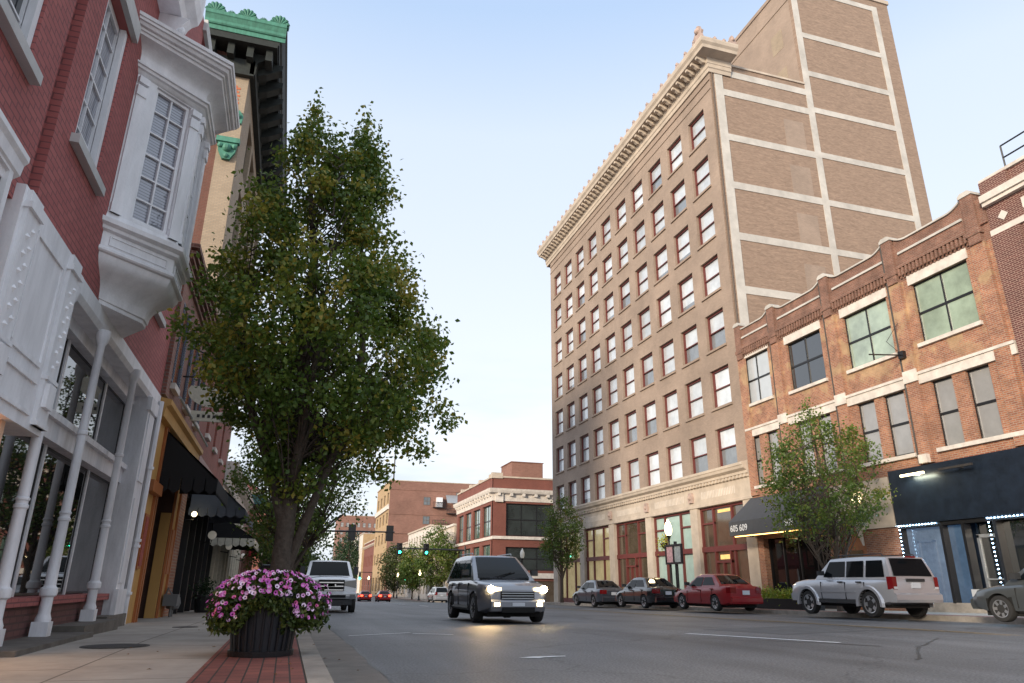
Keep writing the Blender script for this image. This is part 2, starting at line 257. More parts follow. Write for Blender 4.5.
class MB:
    def __init__(s, F=FI): s.v = []; s.f = []; s.mi = []; s.F = F; s.cm = 0
    def add(s, vs, fs):
        b = len(s.v); s.v += [s.F(*p) for p in vs]; s.f += [tuple(b+i for i in f) for f in fs]; s.mi += [s.cm]*len(fs); return s
    def box(s, a0, a1, d0, d1, z0, z1):
        return s.add([(a0, d0, z0), (a1, d0, z0), (a1, d1, z0), (a0, d1, z0), (a0, d0, z1), (a1, d0, z1), (a1, d1, z1), (a0, d1, z1)],
                     [(0, 3, 2, 1), (4, 5, 6, 7), (0, 1, 5, 4), (1, 2, 6, 5), (2, 3, 7, 6), (3, 0, 4, 7)])
    def quad(s, *p): return s.add(list(p), [(0, 1, 2, 3)])
    def poly(s, pts): return s.add(pts, [tuple(range(len(pts)))])
    def ext(s, prof, a0, a1):       # profile of (d, z), extruded along a
        n = len(prof); vs = [(a0, d, z) for d, z in prof]+[(a1, d, z) for d, z in prof]
        return s.add(vs, [tuple(range(n))[::-1], tuple(range(n, 2*n))]+[(i, (i+1) % n, n+(i+1) % n, n+i) for i in range(n)])
    def slab(s, pts, d0, d1):       # outline of (a, z) given thickness d0..d1
        n = len(pts); vs = [(a, d0, z) for a, z in pts]+[(a, d1, z) for a, z in pts]
        return s.add(vs, [tuple(range(n))[::-1], tuple(range(n, 2*n))]+[(i, (i+1) % n, n+(i+1) % n, n+i) for i in range(n)])
    def tube(s, pts, rs, n=8, cap=True):
        P = [Vector(p) for p in pts]; b = []; vs = []
        if not hasattr(rs, '__len__'): rs = [rs]*len(P)
        prev = None
        for i, p in enumerate(P):
            t = (P[min(i+1, len(P)-1)]-P[max(i-1, 0)]).normalized()
            if prev is None:
                k = Vector((0, 0, 1)) if abs(t.z) < .9 else Vector((1, 0, 0)); e = t.cross(k).normalized()
            else: e = (prev-t*prev.dot(t)).normalized()
            prev = e; g = t.cross(e)
            for j in range(n):
                w = 2*math.pi*j/n; q = p+(e*math.cos(w)+g*math.sin(w))*rs[i]; vs.append(tuple(q))
        fs = [(i*n+j, i*n+(j+1) % n, (i+1)*n+(j+1) % n, (i+1)*n+j) for i in range(len(P)-1) for j in range(n)]
        if cap: fs += [tuple(range(n))[::-1], tuple((len(P)-1)*n+j for j in range(n))]
        return s.add(vs, fs)
    def lathe(s, c, prof, n=14, axis='z'):
        vs = []
        for r, h in prof:
            for j in range(n):
                w = 2*math.pi*j/n; x, y = r*math.cos(w), r*math.sin(w)
                vs.append((c[0]+x, c[1]+y, c[2]+h) if axis == 'z' else (c[0]+x, c[1]+h, c[2]+y))
        m = len(prof); fs = [(i*n+j, i*n+(j+1) % n, (i+1)*n+(j+1) % n, (i+1)*n+j) for i in range(m-1) for j in range(n)]
        fs += [tuple(range(n))[::-1], tuple((m-1)*n+j for j in range(n))]
        return s.add(vs, fs)
    def ball(s, c, r, n=10, sz=1):
        return s.lathe(c, [(max(r*math.sin(math.pi*i/8), r*.02), -r*sz*math.cos(math.pi*i/8)) for i in range(9)], n)
    def wall(s, a0, a1, z0, z1, holes, depth=.25, d=0, ends=True):
        A = sorted({a0, a1, *[h[0] for h in holes], *[h[1] for h in holes]}); Z = sorted({z0, z1, *[h[2] for h in holes], *[h[3] for h in holes]})
        A = [a for a in A if a0 <= a <= a1]; Z = [z for z in Z if z0 <= z <= z1]
        for i in range(len(A)-1):
            for j in range(len(Z)-1):
                ca, cz = (A[i]+A[i+1])/2, (Z[j]+Z[j+1])/2
                if any(h[0] < ca < h[1] and h[2] < cz < h[3] for h in holes): continue
                s.quad((A[i], d, Z[j]), (A[i+1], d, Z[j]), (A[i+1], d, Z[j+1]), (A[i], d, Z[j+1]))
        e = d-depth
        for (p, q, r, t) in holes:
            s.quad((p, d, r), (p, d, t), (p, e, t), (p, e, r)); s.quad((q, d, r), (q, e, r), (q, e, t), (q, d, t))
            s.quad((p, d, r), (p, e, r), (q, e, r), (q, d, r)); s.quad((p, d, t), (q, d, t), (q, e, t), (p, e, t))
        if ends:
            s.quad((a0, d, z0), (a0, d, z1), (a0, e, z1), (a0, e, z0)); s.quad((a1, d, z0), (a1, e, z0), (a1, e, z1), (a1, d, z1))
            s.quad((a0, d, z1), (a1, d, z1), (a1, e, z1), (a0, e, z1)); s.quad((a0, d, z0), (a0, e, z0), (a1, e, z0), (a1, d, z0))
        return s
    def build(s, name, mats, parent=None, smooth=None, recalc=True, label=None):
        if not isinstance(mats, (list, tuple)): mats = [mats]
        o0 = ORG.get(parent.name, Vector((0, 0, 0))) if parent else Vector((0, 0, 0))
        me = bpy.data.meshes.new(name); me.from_pydata([tuple(Vector(p)-o0) for p in s.v], [], s.f)
        for m in mats: me.materials.append(A_[m] if isinstance(m, str) else m)
        if len(mats) > 1: me.polygons.foreach_set('material_index', s.mi)
        if recalc:
            bm = bmesh.new(); bm.from_mesh(me); bmesh.ops.recalc_face_normals(bm, faces=bm.faces); bm.to_mesh(me); bm.free()
        if smooth:
            me.polygons.foreach_set('use_smooth', [True]*len(me.polygons)); me.set_sharp_from_angle(angle=R(smooth))
        me.update(); o = bpy.data.objects.new(name, me); COL.objects.link(o)
        if parent: o.parent = parent; ORG[o.name] = o0
        if label: o['label'] = label
        return o
def kids(o): return [c for c in bpy.data.objects if c.parent == o]
def copy_part(o, parent, off):
    c = o.copy(); COL.objects.link(c); c.parent = parent; c.location = Vector(o.location)+Vector(off)
    for k in kids(o):
        q = k.copy(); COL.objects.link(q); q.parent = c
    return c
def copy_thing(o, loc, label, rotz=None, scale=None):
    c = o.copy(); COL.objects.link(c); c.location = loc; c['label'] = label
    if rotz is not None: c.rotation_euler.z = rotz
    if scale: c.scale = scale
    for k in kids(o):
        q = k.copy(); COL.objects.link(q); q.parent = c
        for g in kids(k):
            r = g.copy(); COL.objects.link(r); r.parent = q
    return c
def window(F, a0, a1, z0, z1, d, fm, pm, parent, nx=1, nz=2, fw_=.06, bar=.035, name='window', sill=None, th=.06):
    f = MB(F); f.box(a0, a0+fw_, d, d+th, z0, z1); f.box(a1-fw_, a1, d, d+th, z0, z1)
    f.box(a0+fw_, a1-fw_, d, d+th, z0, z0+fw_); f.box(a0+fw_, a1-fw_, d, d+th, z1-fw_, z1)
    for i in range(1, nx):
        a = a0+(a1-a0)*i/nx; f.box(a-bar/2, a+bar/2, d+.003, d+th-.01, z0+fw_, z1-fw_)
    for j in range(1, nz):
        z = z0+(z1-z0)*j/nz; b2 = bar/2*(1.4 if (nz > 2 and j == nz//2) or nz == 2 else 1)
        f.box(a0+fw_, a1-fw_, d+.005, d+th-.012, z-b2, z+b2)
    fo = f.build(name, fm, parent)
    p = MB(F); p.box(a0+.01, a1-.01, d-.03, d+.012, z0+.01, z1-.01); p.build('pane', pm, fo)
    return fo

# ------------------------------------------------------------------ ground, road, pavements
XL, XR, KL, KR = -2.7, 23.5, .4, 19.0
ys = [-40, -10, 0, 4, 7, 10, 20, 30, 40, 50, 64, 80, 95, 110, 150, 200, 280, 400, 600, 900]
g = MB()
for i in range(len(ys)-1):
    g.quad((-500, ys[i], gz(ys[i])-.004), (600, ys[i], gz(ys[i])-.004), (600, ys[i+1], gz(ys[i+1])-.004), (-500, ys[i+1], gz(ys[i+1])-.004))
tag(g.build('ground', 'asphalt', recalc=False), kind='structure')
def strip(name, x0, x1, y0, y1, h, m, thick=False, tuck=0):
    yy = [y0]+[y for y in ys if y0 < y < y1]+[y1]; b = MB()
    for i in range(len(yy)-1):
        p, q = yy[i], yy[i+1]; zp, zq = gz(p)+h, gz(q)+h
        b.quad((x0, p, zp), (x1, p, zp), (x1, q, zq), (x0, q, zq))
        if thick:
            b.quad((x0, p, zp), (x0, q, zq), (x0, q, zq-h-.05), (x0, p, zp-h-.05)); b.quad((x1, p, zp), (x1, q, zq), (x1, q, zq-h-.05), (x1, p, zp-h-.05))
    if thick:
        for p in (y0, y1): b.quad((x0, p, gz(p)+h), (x1, p, gz(p)+h), (x1, p, gz(p)-.05), (x0, p, gz(p)-.05))
    return tag(b.build(name, m, recalc=False), kind='structure')
strip('road', .97, 18.4, -40, 400, 0, 'asphalt')
for (a, b) in ((-12, 64.5), (80.5, 300)):
    strip('sidewalk', -4.7, -.58, a, b, .15, 'slab', True)
    strip('brick_paving', -.58, .22, a, b, .154, 'paver', True)
    strip('kerb', .224, KL, a, b, .158, 'conc', True)
    strip('gutter', KL, .97, a, b, .004, 'conc_d')
for (a, b) in ((-12, 64.2), (82, 300)):
    strip('sidewalk', 20.0, 24.5, a, b, .15, 'slab', True)
    strip('brick_paving', KR+.184, 20.0, a, b, .154, 'paver', True)
    strip('kerb', KR, KR+.18, a, b, .158, 'conc', True)
    strip('gutter', 18.4, KR, a, b, .004, 'conc_d')
def mark(name, pts, h, m, jag=0):
    b = MB(); vs = [(x+random.uniform(-jag, jag), y+random.uniform(-jag, jag), gz(y)+h) for x, y in pts]; b.poly(vs); return b.build(name, m, recalc=False)
def line(x0, y0, x1, y1, w, name, m, h=.006, n=1):
    p = Vector((x0, y0)); q = Vector((x1, y1)); t = (q-p); nn = Vector((-t.y, t.x)).normalized()*w/2; b = MB()
    for i in range(n):
        u0_, u1_ = i/n, (i+1)/n; a, c = p+t*u0_, p+t*u1_
        b.quad((a.x-nn.x, a.y-nn.y, gz(a.y)+h), (c.x-nn.x, c.y-nn.y, gz(c.y)+h), (c.x+nn.x, c.y+nn.y, gz(c.y)+h), (a.x+nn.x, a.y+nn.y, gz(a.y)+h))
    return tag(b.build(name, m, recalc=False), kind='structure')
line(1.15, 13.35, 2.35, 14.2, .07, 'parking_line', 'paintw'); line(2.35, 13.9, 3.0, 13.4, .07, 'parking_line', 'paintw')
line(8.43, 9.93, 7.45, 12.9, .13, 'lane_line', 'paintw'); line(6.1, 18.5, 5.3, 21.5, .10, 'lane_line', 'paintw')
for k in range(8): line(8.3, 26+9*k, 8.3, 29+9*k, .12, 'lane_line', 'paintw')
for dx in (0, .25): line(13.35+dx, 4, 13.35+dx, 62, .10, 'centre_line', 'painty', n=14)
tag(mark('arrow_marking', [(2.72, 8.60), (2.95, 8.52), (3.05, 8.60), (3.34, 8.66), (3.36, 8.74), (3.05, 8.72), (2.9, 8.70)], .006, 'paintw'), kind='structure')
def crack(pts, w):
    b = MB(); P = [Vector(p) for p in pts]; Q = []
    for i in range(len(P)-1):
        for k in range(8): Q.append(P[i].lerp(P[i+1], k/8)+Vector((random.uniform(-.03, .03), random.uniform(-.04, .04))))
    Q.append(P[-1])
    for i in range(len(Q)-1):
        t = (Q[i+1]-Q[i]).normalized(); nn = Vector((-t.y, t.x))*w*random.uniform(.5, 1.3)/2; a, c = Q[i], Q[i+1]
        b.quad((a.x-nn.x, a.y-nn.y, gz(a.y)+.005), (c.x-nn.x, c.y-nn.y, gz(c.y)+.005), (c.x+nn.x, c.y+nn.y, gz(c.y)+.005), (a.x+nn.x, a.y+nn.y, gz(a.y)+.005))
    return tag(b.build('asphalt_crack', 'tar', recalc=False), kind='structure')
crack([(.99, 3), (.98, 7), (.99, 12), (.98, 22)], .035)
crack([(8.6, 9.2), (7.2, 11.2), (5.4, 13.6)], .05); crack([(7.4, 7.4), (8.9, 8.9), (11, 10.5)], .04); crack([(5.2, 15.2), (6.6, 14.4), (7.2, 14.1)], .05)
for nm_, pts in (('asphalt_patch', [(9.2, 12.2), (12.6, 13.4), (11.9, 15.6), (8.6, 14.3)]),):
    tag(mark(nm_, pts, .003, mat('patched_asphalt', (.115, .113, .113), .75, var=.35, vs=3, bump=.4, bs=45)), kind='structure')
for k in range(26):
    x, y = random.choice([(-.4, 0), (.5, 0), (-1.5, 0), (.3, 0)])[0]+random.gauss(0, .3), random.uniform(5.2, 12); z_ = (.16 if x < .4 else .008)
    c_, s_ = math.cos(k*2.1), math.sin(k*2.1); q = MB(); r_ = random.uniform(.018, .032)
    q.add([(x-r_*c_, y-r_*s_, z_+.004), (x+r_*.4*s_, y-r_*.4*c_, z_+.012), (x+r_*c_, y+r_*s_, z_+.004), (x-r_*.4*s_, y+r_*.4*c_, z_+.010)], [(0, 1, 2), (0, 2, 3)])
    tag(q.build('fallen_leaf', mat('dry_leaf', (.22, .11, .04), .8), None, recalc=False), 'dry brown fallen leaf lying on the paving or gutter', 'leaf', 'fallen leaves near the pot')
b = MB(); b.lathe((-1.68, 9.15, .15), [(.02, .006), (.30, .006), (.30, -.02)], 28); b.lathe((-1.68, 9.15, .15), [(.31, .003), (.34, .004), (.34, -.02), (.31, -.02)], 28)
tag(b.build('manhole_cover', 'iron'), 'round dark iron access cover set in the concrete sidewalk', 'manhole cover')
b = MB(); b.lathe((-1.5, 13.6, gz(13.6)+.15), [(.02, .006), (.2, .006), (.2, -.02)], 24)
tag(b.build('valve_cover', 'iron'), 'small dark disc in the sidewalk beyond the access cover', 'valve cover')

# ------------------------------------------------------------------ RIGHT SIDE: the tall tan building
def tall_building():
    T = thing('office_building', 'tall tan brick eight storey building with bracketed cornice and grid-framed side wall', 'building', (XR, 48, gz(48)))
    Y0, Y1, X2 = 32.8, 63.7, 31.3
    F = FRX(XR); cols = [35.83+2.987*i for i in range(10)]; rows = [31.12-3.577*k for k in range(7)]; w = 1.97
    ht = 2.34
    holes = [(c-w, c, r-ht, r) for c in cols for r in rows]
    m = MB(F); m.wall(Y0+.012, Y1, 7.35, 33.2, holes, .34); m.build('facade_wall', 'bk_tan', T)
    # window, first one then copies
    c, r = cols[0], rows[0]; first = None
    for c_ in cols:
        for r_ in rows:
            if first is None:
                var = []
                for fr, wd_ in ((.22, 1), (.5, 1), (1.0, .8)):
                    v = MB(F); y0_, y1_, z0_, z1_ = c-w+.03, c-.03, r-ht+.03, r-.03; zc_ = z0_+(z1_-z0_)*fr if fr < 1 else z0_+.25; d_ = -.31
                    v.cm = 0; v.box(y0_, y1_, d_-.03, d_+.012, zc_, z1_); v.cm = 1; v.box(y0_, y1_, d_-.03, d_+.011, z0_, zc_)
                    vo = v.build('pane', ['g_blind', 'g_blind_dk'], T); var.append(vo.data); bpy.data.objects.remove(vo)
                first = window(F, c-w+.02, c-.02, r-ht+.02, r-.02, -.31, 'winred', 'g_blind', T, 1, 2, .085, .045, th=.14)
            else:
                cp = copy_part(first, T, (0, c_-c, r_-r)); q = random.random()
                if q < .42: kids(cp)[0].data = var[int(q/.14)]
    # sills: one per window, copied
    s = MB(F); s.box(c-w-.10, c+.10, -.1, .10, r-ht-.13, r-ht+.005); s0 = s.build('sill', 'bk_tan', T)
    for c_ in cols:
        for r_ in rows[:-1]:
            if (c_, r_) != (c, r): copy_part(s0, T, (0, c_-c, r_-r))
    # base: piers, frieze, belt cornice
    bays = [(33.75, 38.5), (39.3, 44.4), (45.25, 50.4), (51.35, 56.35), (57.3, 62.6)]
    m = MB(F); m.wall(Y0+.012, Y1, gz(40)-.8, 5.36, [(a, b_, gz(40)-.9, 5.34) for a, b_ in bays], .45)
    m.build('pier_wall', 'stone', T)
    m = MB(F)
    m.ext([(-.4, 5.36), (.06, 5.36), (.06, 5.5), (.02, 5.52), (.02, 6.5), (.1, 6.55), (.12, 6.68), (.22, 6.72), (.22, 6.86), (.42, 6.98), (.46, 7.12), (.5, 7.16), (.5, 7.3), (.08, 7.42), (-.4, 7.42)], Y0, Y1)
    for k in range(88): y = Y0+.2+k*.35; m.box(y, y+.17, .1, .2, 6.55, 6.70)
    m.build('belt_cornice', 'stone', T)
    for i, (a, b_) in enumerate(bays):
        k = MB(F); yy = b_+.42; k.slab([(yy-.22, 5.7), (yy+.22, 5.7), (yy+.26, 6.0), (yy+.18, 6.3), (yy-.18, 6.3), (yy-.26, 6.0)], .02, .16); k.ball((yy, .16, 6.0), .13); k.build('medallion', 'terra', T)
    # carved panels in the frieze
    for (a, b_) in bays:
        k = MB(F); n = 22
        for i in range(n): y = a+.6+(b_-a-1.2)*i/n; k.box(y, y+.05, .02, .035, 5.8, 6.22)
        k.build('frieze_fluting', 'stone_l', T)
    # storefront frames
    kinds = ['entry', 'teal', 'dim', 'lit', 'lit']
    for (a, b_), kd in zip(bays, kinds):
        f = MB(F); t = .14; zb = gz((a+b_)/2)+.14; d0, d1 = -.38, -.22
        a_, c_ = a+.01, b_-.01
        for y in (a_, c_-t, a_+(c_-a_)*.30, a_+(c_-a_)*.70): f.box(y, y+t, d0, d1, zb, 5.33)
        for z in (5.2, 2.78): f.box(a_, c_, d0+.004, d1-.004 if z > 3 else d1+.06, z, z+(.13 if z > 3 else .30))
        f.box(a_, c_, d0+.008, d1-.01, zb, zb+.35)
        f.box(a_, a_+(c_-a_)*.30, d0+.01, d1-.008, 4.35, 4.45); f.box(a_+(c_-a_)*.7, c_, d0+.01, d1-.008, 4.35, 4.45)
        if kd in ('entry', 'dim'):
            q = a_+(c_-a_)*.38 if kd == 'entry' else a_+(c_-a_)*.40
            f.box(q, q+.12, d0, d1+.05, zb, 2.8); f.box(q+1.5, q+1.62, d0, d1+.05, zb, 2.8); f.box(q, q+1.62, d0, d1+.052, 2.15, 2.27); f.box(q+.75, q+.85, d0, d1+.04, zb, 2.2)
        fo = f.build('storefront', 'winred', T)
        p = MB(F); p.box(a_, c_, d0-.03, d0+.03, zb, 5.3)
        p.build('pane', {'entry': 'g_dim', 'teal': 'g_teal', 'dim': 'g_dim', 'lit': 'g_lit'}[kd], fo)
        if kd == 'entry':
            p = MB(F); p.box(a_+2.1, a_+3.1, d0+.035, d0+.05, 2.35, 2.6); p.build('lit_lobby', A_['warmlob'], fo)
            p = MB(F); p.box(a_+1.7, a_+3.0, d0+.035, d0+.05, 4.95, 5.12); p.build('lobby_ceiling_light', A_['warmlob'], fo)
    # cornice at the top
    m = MB(F)
    m.ext([(-.4, 33.2), (.1, 33.2), (.14, 33.45), (.2, 33.5), (.22, 33.75), (.30, 33.78), (.30, 34.2), (1.15, 34.25), (1.2, 34.45), (1.35, 34.62), (1.4, 34.85), (1.4, 34.95), (-.4, 34.95)], Y0+.0, Y1+.9) if False else None
    CP = [(-.4, 33.2), (.1, 33.2), (.14, 33.45), (.2, 33.5), (.22, 33.75), (.26, 33.78), (.26, 34.2), (1.0, 34.25), (1.05, 34.45), (1.18, 34.6), (1.22, 34.8), (1.22, 34.9), (-.4, 34.92)]
    corner_ext(m, CP, XR, Y0, Y1+.9, XR+1.6); m.build('main_cornice', 'stone', T)
    m = MB(F); m.box(Y0+.02, Y1, .0, .05, 31.95, 32.05); m.box(Y0+.02, Y1, 0, .07, 32.65, 32.78); m.build('upper_moulding', 'bk_tan', T)
    b0 = None
    for k in range(50):
        y = Y0-.1+k*.64
        if b0 is None:
            mm = MB(F); mm.ext([(.25, 33.84), (.5, 33.86), (.7, 34.0), (.92, 34.05), (.92, 34.24), (.25, 34.24)], y, y+.22); b0 = mm.build('bracket', 'stone', T)
        else: copy_part(b0, T, (0, k*.64, 0))
    def antefix(F_, a, d, z, h, w_):
        q = MB(F_); pts = [(a-w_*.5, z), (a+w_*.5, z), (a+w_*.42, z+h*.25), (a+w_*.55, z+h*.4), (a+w_*.35, z+h*.62), (a+w_*.25, z+h*.85), (a, z+h), (a-w_*.25, z+h*.85), (a-w_*.35, z+h*.62), (a-w_*.55, z+h*.4), (a-w_*.42, z+h*.25)]
        q.slab(pts, d-.10, d+.05); q.ball((a, d+.05, z+h*.62), w_*.22, 8); return q
    a0 = None
    for k in range(29):
        y = Y0-.2+k*1.12
        if a0 is None: a0 = antefix(F, y, 1.1, 34.9, .50, .34).build('antefix', 'terra', T)
        else: copy_part(a0, T, (0, k*1.12, 0))
    antefix(F, Y0-.75, 1.1, 34.9, 1.15, .95).build('corner_antefix', 'terra', T)
    FS = FSY(Y0)
    for x in (XR+.05, XR+.75): antefix(FS, x, .9, 34.9, .5, .4).build('antefix', 'terra', T)
    antefix(FS, XR+1.4, .9, 34.9, .95, .6).build('corner_antefix', 'terra', T)
    # side wall facing the camera
    m = MB(FS); m.wall(XR+.005, X2+9.0, gz(33)-1, 34.1, [], .3, ends=False)
    m.slab([(X2-.15, 34.1), (X2+9.0, 34.1), (X2+9.0, 43.9), (X2-.15, 43.9)], -.3, 0)
    m.build('side_wall', 'bk_tan_side', T)
    m = MB(FS); e = .045
    m.box(XR+.35, XR+.95, 0, e, 5, 33.6)
    m.box(X2-.15, X2+.35, 0, e, 5, 43.3); m.box(X2+7.35, X2+7.85, 0, e, 5, 43.3)
    for z in (33.45, 31.85, 28.35, 24.78, 21.18, 17.6, 14.0): m.box(XR+.95, X2-.15, 0, e-.003, z-.25, z+.25)
    for z in (43.05, 38.6, 35.2, 32.1, 28.45, 24.78, 21.18, 17.6): m.box(X2+.35, X2+7.35, 0, e-.003, z-.22, z+.22)
    m.build('concrete_frame', 'stone_g', T)
    m = MB(FS)
    for z in (30.6, 27.0, 23.4, 19.8): m = MB(FS); m.box(X2-2.35, X2-.75, 0, .012, z-2.1, z+.2); m.build('bricked_window', 'bk_tan', T)
    m = MB(FS); m.box(XR-.0, X2-.15, -.3, .08, 34.1, 34.25); m.box(X2-.2, X2+9.1, -.3, .10, 43.9, 44.25); m.build('coping', 'stone', T)
    m = MB(); m.box(XR+.8, X2+8.9, Y0+.3, Y1, gz(60)-1, 33.9); m.box(X2+.2, X2+8.8, Y0+.3, 52, 33.9, 43.7); m.build('roof_mass', 'bk_tan', T)
    FT = FRX(X2-.15); m = MB(FT); m.wall(Y0+.302, 52, 33.9, 43.6, [(37.9, 39.0, 35.2, 36.8)], .2)
    m.box(Y0+.1, 52, 0, .05, 42.0, 42.3); m.box(Y0+.1, 52, .002, .09, 43.6, 43.9)
    m.build('tower_wall', 'bk_tan', T)
    window(FT, 37.92, 38.98, 35.22, 36.78, -.15, 'winred', 'g_blind', T, 1, 2, .1, .06)
    for (y, z) in ((34.2, 35.2), (34.2, 38.6)): m = MB(FT); m.box(y, y+1.2, 0, .012, z, z+1.7); m.build('bricked_window', 'bk_cream', T)
    m = MB(FS); m.tube([(XR+.12, .06, 33.2), (XR+.12, .06, 3)], .045, 6); m.build('downpipe', mat('brown_downpipe', (.11, .08, .06), .6), T)
A_['warmlob'] = mat('warm_lobby_light', (.8, .5, .2), .5, var=.4, vs=1.5, emit=(1, .62, .18), es=.22)
tall_building()

# ------------------------------------------------------------------ two-storey orange brick building
def orange_building():
    Y0, Y1 = 16.9, 32.78
    T = thing('brick_building', 'two storey orange brick building with scalloped parapet beside the tall tan building', 'building', (XR, 25, gz(25)))
    F = FRX(XR)
    up = [(30.22, 32.62, 10.35, 13.0), (26.2, 28.7, 10.2, 12.7), (22.05, 24.66, 10.15, 12.7), (18.1, 20.7, 10.15, 12.7)]
    lo = [(31.7, 32.4, 5.95, 8.55), (30.2, 31.1, 5.95, 8.55), (27.7, 28.65, 5.95, 8.55), (26.3, 27.25, 5.95, 8.55), (23.6, 24.62, 5.95, 8.55), (22.0, 23.1, 5.95, 8.55), (19.7, 20.66, 5.9, 8.55), (18.15, 19.12, 5.9, 8.55)]
    m = MB(F); m.wall(Y0, Y1, 5.4, 13.9, up+lo, .26); m.build('facade_wall', 'bk_org', T)
    m = MB(F); m.wall(Y0, Y1, 3.2, 5.4, [(Y0+.6, 23.45, 3.1, 5.39)], .26, ends=False); m.build('lower_wall', 'bk_org', T)
    for a, b_ in ((32.3, 32.77), (23.4, 25.3), (27.0, 27.5)): m = MB(F); m.wall(a, b_, gz(25)-.4, 3.2, [], .4); m.build('ground_floor_pier', 'bk_org', T)
    # parapet with corbel arches, band, curved coping
    pil = [33.0, 29.45, 25.35, 21.4, 17.45]
    m = MB(F); m.wall(Y0, Y1, 13.9, 14.72, [], .3, d=.06); m.build('parapet_wall', 'bk_cap', T)
    m = MB(F); m.wall(Y0, Y1, 13.02, 13.9, [], .1, d=.012, ends=True); m.box(Y0, Y1, .0, .10, 13.66, 13.9)
    for i in range(4):
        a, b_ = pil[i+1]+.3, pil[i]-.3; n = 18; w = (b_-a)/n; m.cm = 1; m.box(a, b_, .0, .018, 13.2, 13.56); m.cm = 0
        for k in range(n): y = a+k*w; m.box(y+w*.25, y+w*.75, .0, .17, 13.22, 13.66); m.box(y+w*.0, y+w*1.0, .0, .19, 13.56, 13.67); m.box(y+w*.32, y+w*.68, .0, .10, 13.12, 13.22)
    m.build('corbel_course', ['bk_cap', 'gap_shade'], T)
    m = MB(F)
    for i in range(4): m.box(pil[i+1]+.4, pil[i]-.45, .06, .13, 14.18, 14.28)
    for i in range(4):      # swept coping between the piers
        a, b_ = pil[i+1]+.3, pil[i]-.3; n = 22; P = []
        for k in range(n+1):
            t = k/n; y = a+(b_-a)*t; e = min(t, 1-t)*(b_-a); z = 14.72+(.24*(1-min(e/.7, 1))**2); P.append((y, z))
        for k in range(n): m.add([(P[k][0], -.28, P[k][1]), (P[k+1][0], -.28, P[k+1][1]), (P[k+1][0], .14, P[k+1][1]), (P[k][0], .14, P[k][1])]+[(P[k][0], -.28, P[k][1]+.07), (P[k+1][0], -.28, P[k+1][1]+.07), (P[k+1][0], .14, P[k+1][1]+.07), (P[k][0], .14, P[k][1]+.07)], [(0, 3, 2, 1), (4, 5, 6, 7), (0, 1, 5, 4), (1, 2, 6, 5), (2, 3, 7, 6), (3, 0, 4, 7)])
    m.build('coping', 'stone_g', T)
    m = MB(F)
    for i in range(4):
        a, b_ = pil[i+1]+.3, pil[i]-.3; n = 22
        for k in range(n):
            y, y2 = a+(b_-a)*k/n, a+(b_-a)*(k+1)/n; e = min(k+.5, n-k-.5)/n*(b_-a); z = 14.72+(.24*(1-min(e/.7, 1))**2)
            m.box(y, y2, -.24, .055, 14.72, z+.01)
    m.build('parapet_sweep', 'bk_cap', T)
    for i, y in enumerate(pil):
        y = min(y, 32.45) if i == 0 else y
        m = MB(F); m.box(y-.3, y+.3, 0, .13, 5.45, 13.0); m.build('pilaster', 'bk_org', T)
        m = MB(F); m.box(y-.25, y+.25, -.3, .2, 13.0, 14.98); m.box(y-.31, y+.31, 0, .23, 13.35, 13.55); m.build('pier_head', 'bk_cap', T)
        m = MB(F); m.slab([(y-.29, 14.98), (y+.29, 14.98), (y+.29, 15.08), (y+.16, 15.18), (y-.16, 15.18), (y-.29, 15.08)], -.32, .24); m.build('pier_cap', 'stone_g', T)
        if i in (1, 2, 3): m = MB(F); m.tube([(y+.38, .08, 15.0), (y+.38, .08, 5.5)], .045, 6); m.build('downpipe', 'iron', T)
    for i, h in enumerate(up):
        s = MB(F); s.box(h[0]-.1, h[1]+.1, 0, .05, h[3], h[3]+.42); s.build('lintel', 'stone_l', T)
        s = MB(F); s.box(h[0]-.12, h[1]+.12, -.2, .12, h[2]-.15, h[2]); s.build('sill', 'stone_l', T)
        window(F, h[0]+.01, h[1]-.01, h[2]+.01, h[3]-.01, -.18, 'black', ['g_blind3', 'g_dark', 'g_green', 'g_green'][i], T, 2, 2, .05, .07)
    m = MB(F)
    for a, b_ in ((16.95, 21.15), (21.65, 25.1), (25.6, 29.2), (29.7, 32.7)):
        m.box(a, b_, 0, .10, 8.56, 8.92); m.box(a, b_, 0, .15, 8.93, 9.04)
        m.box(a+.2, b_-.3, -.1, .14, 5.78, 5.93)
    for y in pil[1:4]: m.box(y-.33, y+.33, .132, .20, 8.70, 9.2); m.box(y-.2, y+.2, .13, .3, 5.45, 5.78)
    m.build('stone_band', 'stone_l', T)
    for h in lo: window(F, h[0]+.01, h[1]-.01, h[2]+.01, h[3]-.01, -.18, 'black', 'g_blind2', T, 1, 2, .06, .07)
    m = MB(); m.box(XR+.95, XR+18, Y0+.1, Y1, gz(30)-1, 14.3); m.build('roof_mass', 'bk_cap', T)
    # arched entrance between the two shops
    m = MB(F); n = 12; pts = [(25.35, 2.55), (25.35, 5.2), (26.95, 5.2), (26.95, 2.55)]+[(26.15+.6*math.cos(math.pi*k/n), 3.0+.8*math.sin(math.pi*k/n)) for k in range(0, n+1)]
    m.slab(pts, .02, .12); m.box(23.45, 25.3, .01, .12, 3.2, 5.2); m.build('entrance_arch', 'stone', T)
    m = MB(F); m.box(25.5, 26.8, -.3, -.2, gz(26)+.15, 3.7); m.build('entrance_door', 'wood', T)
    m = MB(F); m.box(25.75, 26.6, -.2, -.17, .3, 2.4); m.build('pane', 'g_dim', T)
    # restaurant front under the awning
    m = MB(F); m.box(27.5, 32.3, -.5, -.35, gz(30)-.3, 3.4); m.build('restaurant_glass', 'g_store2', T)
    m = MB(F)
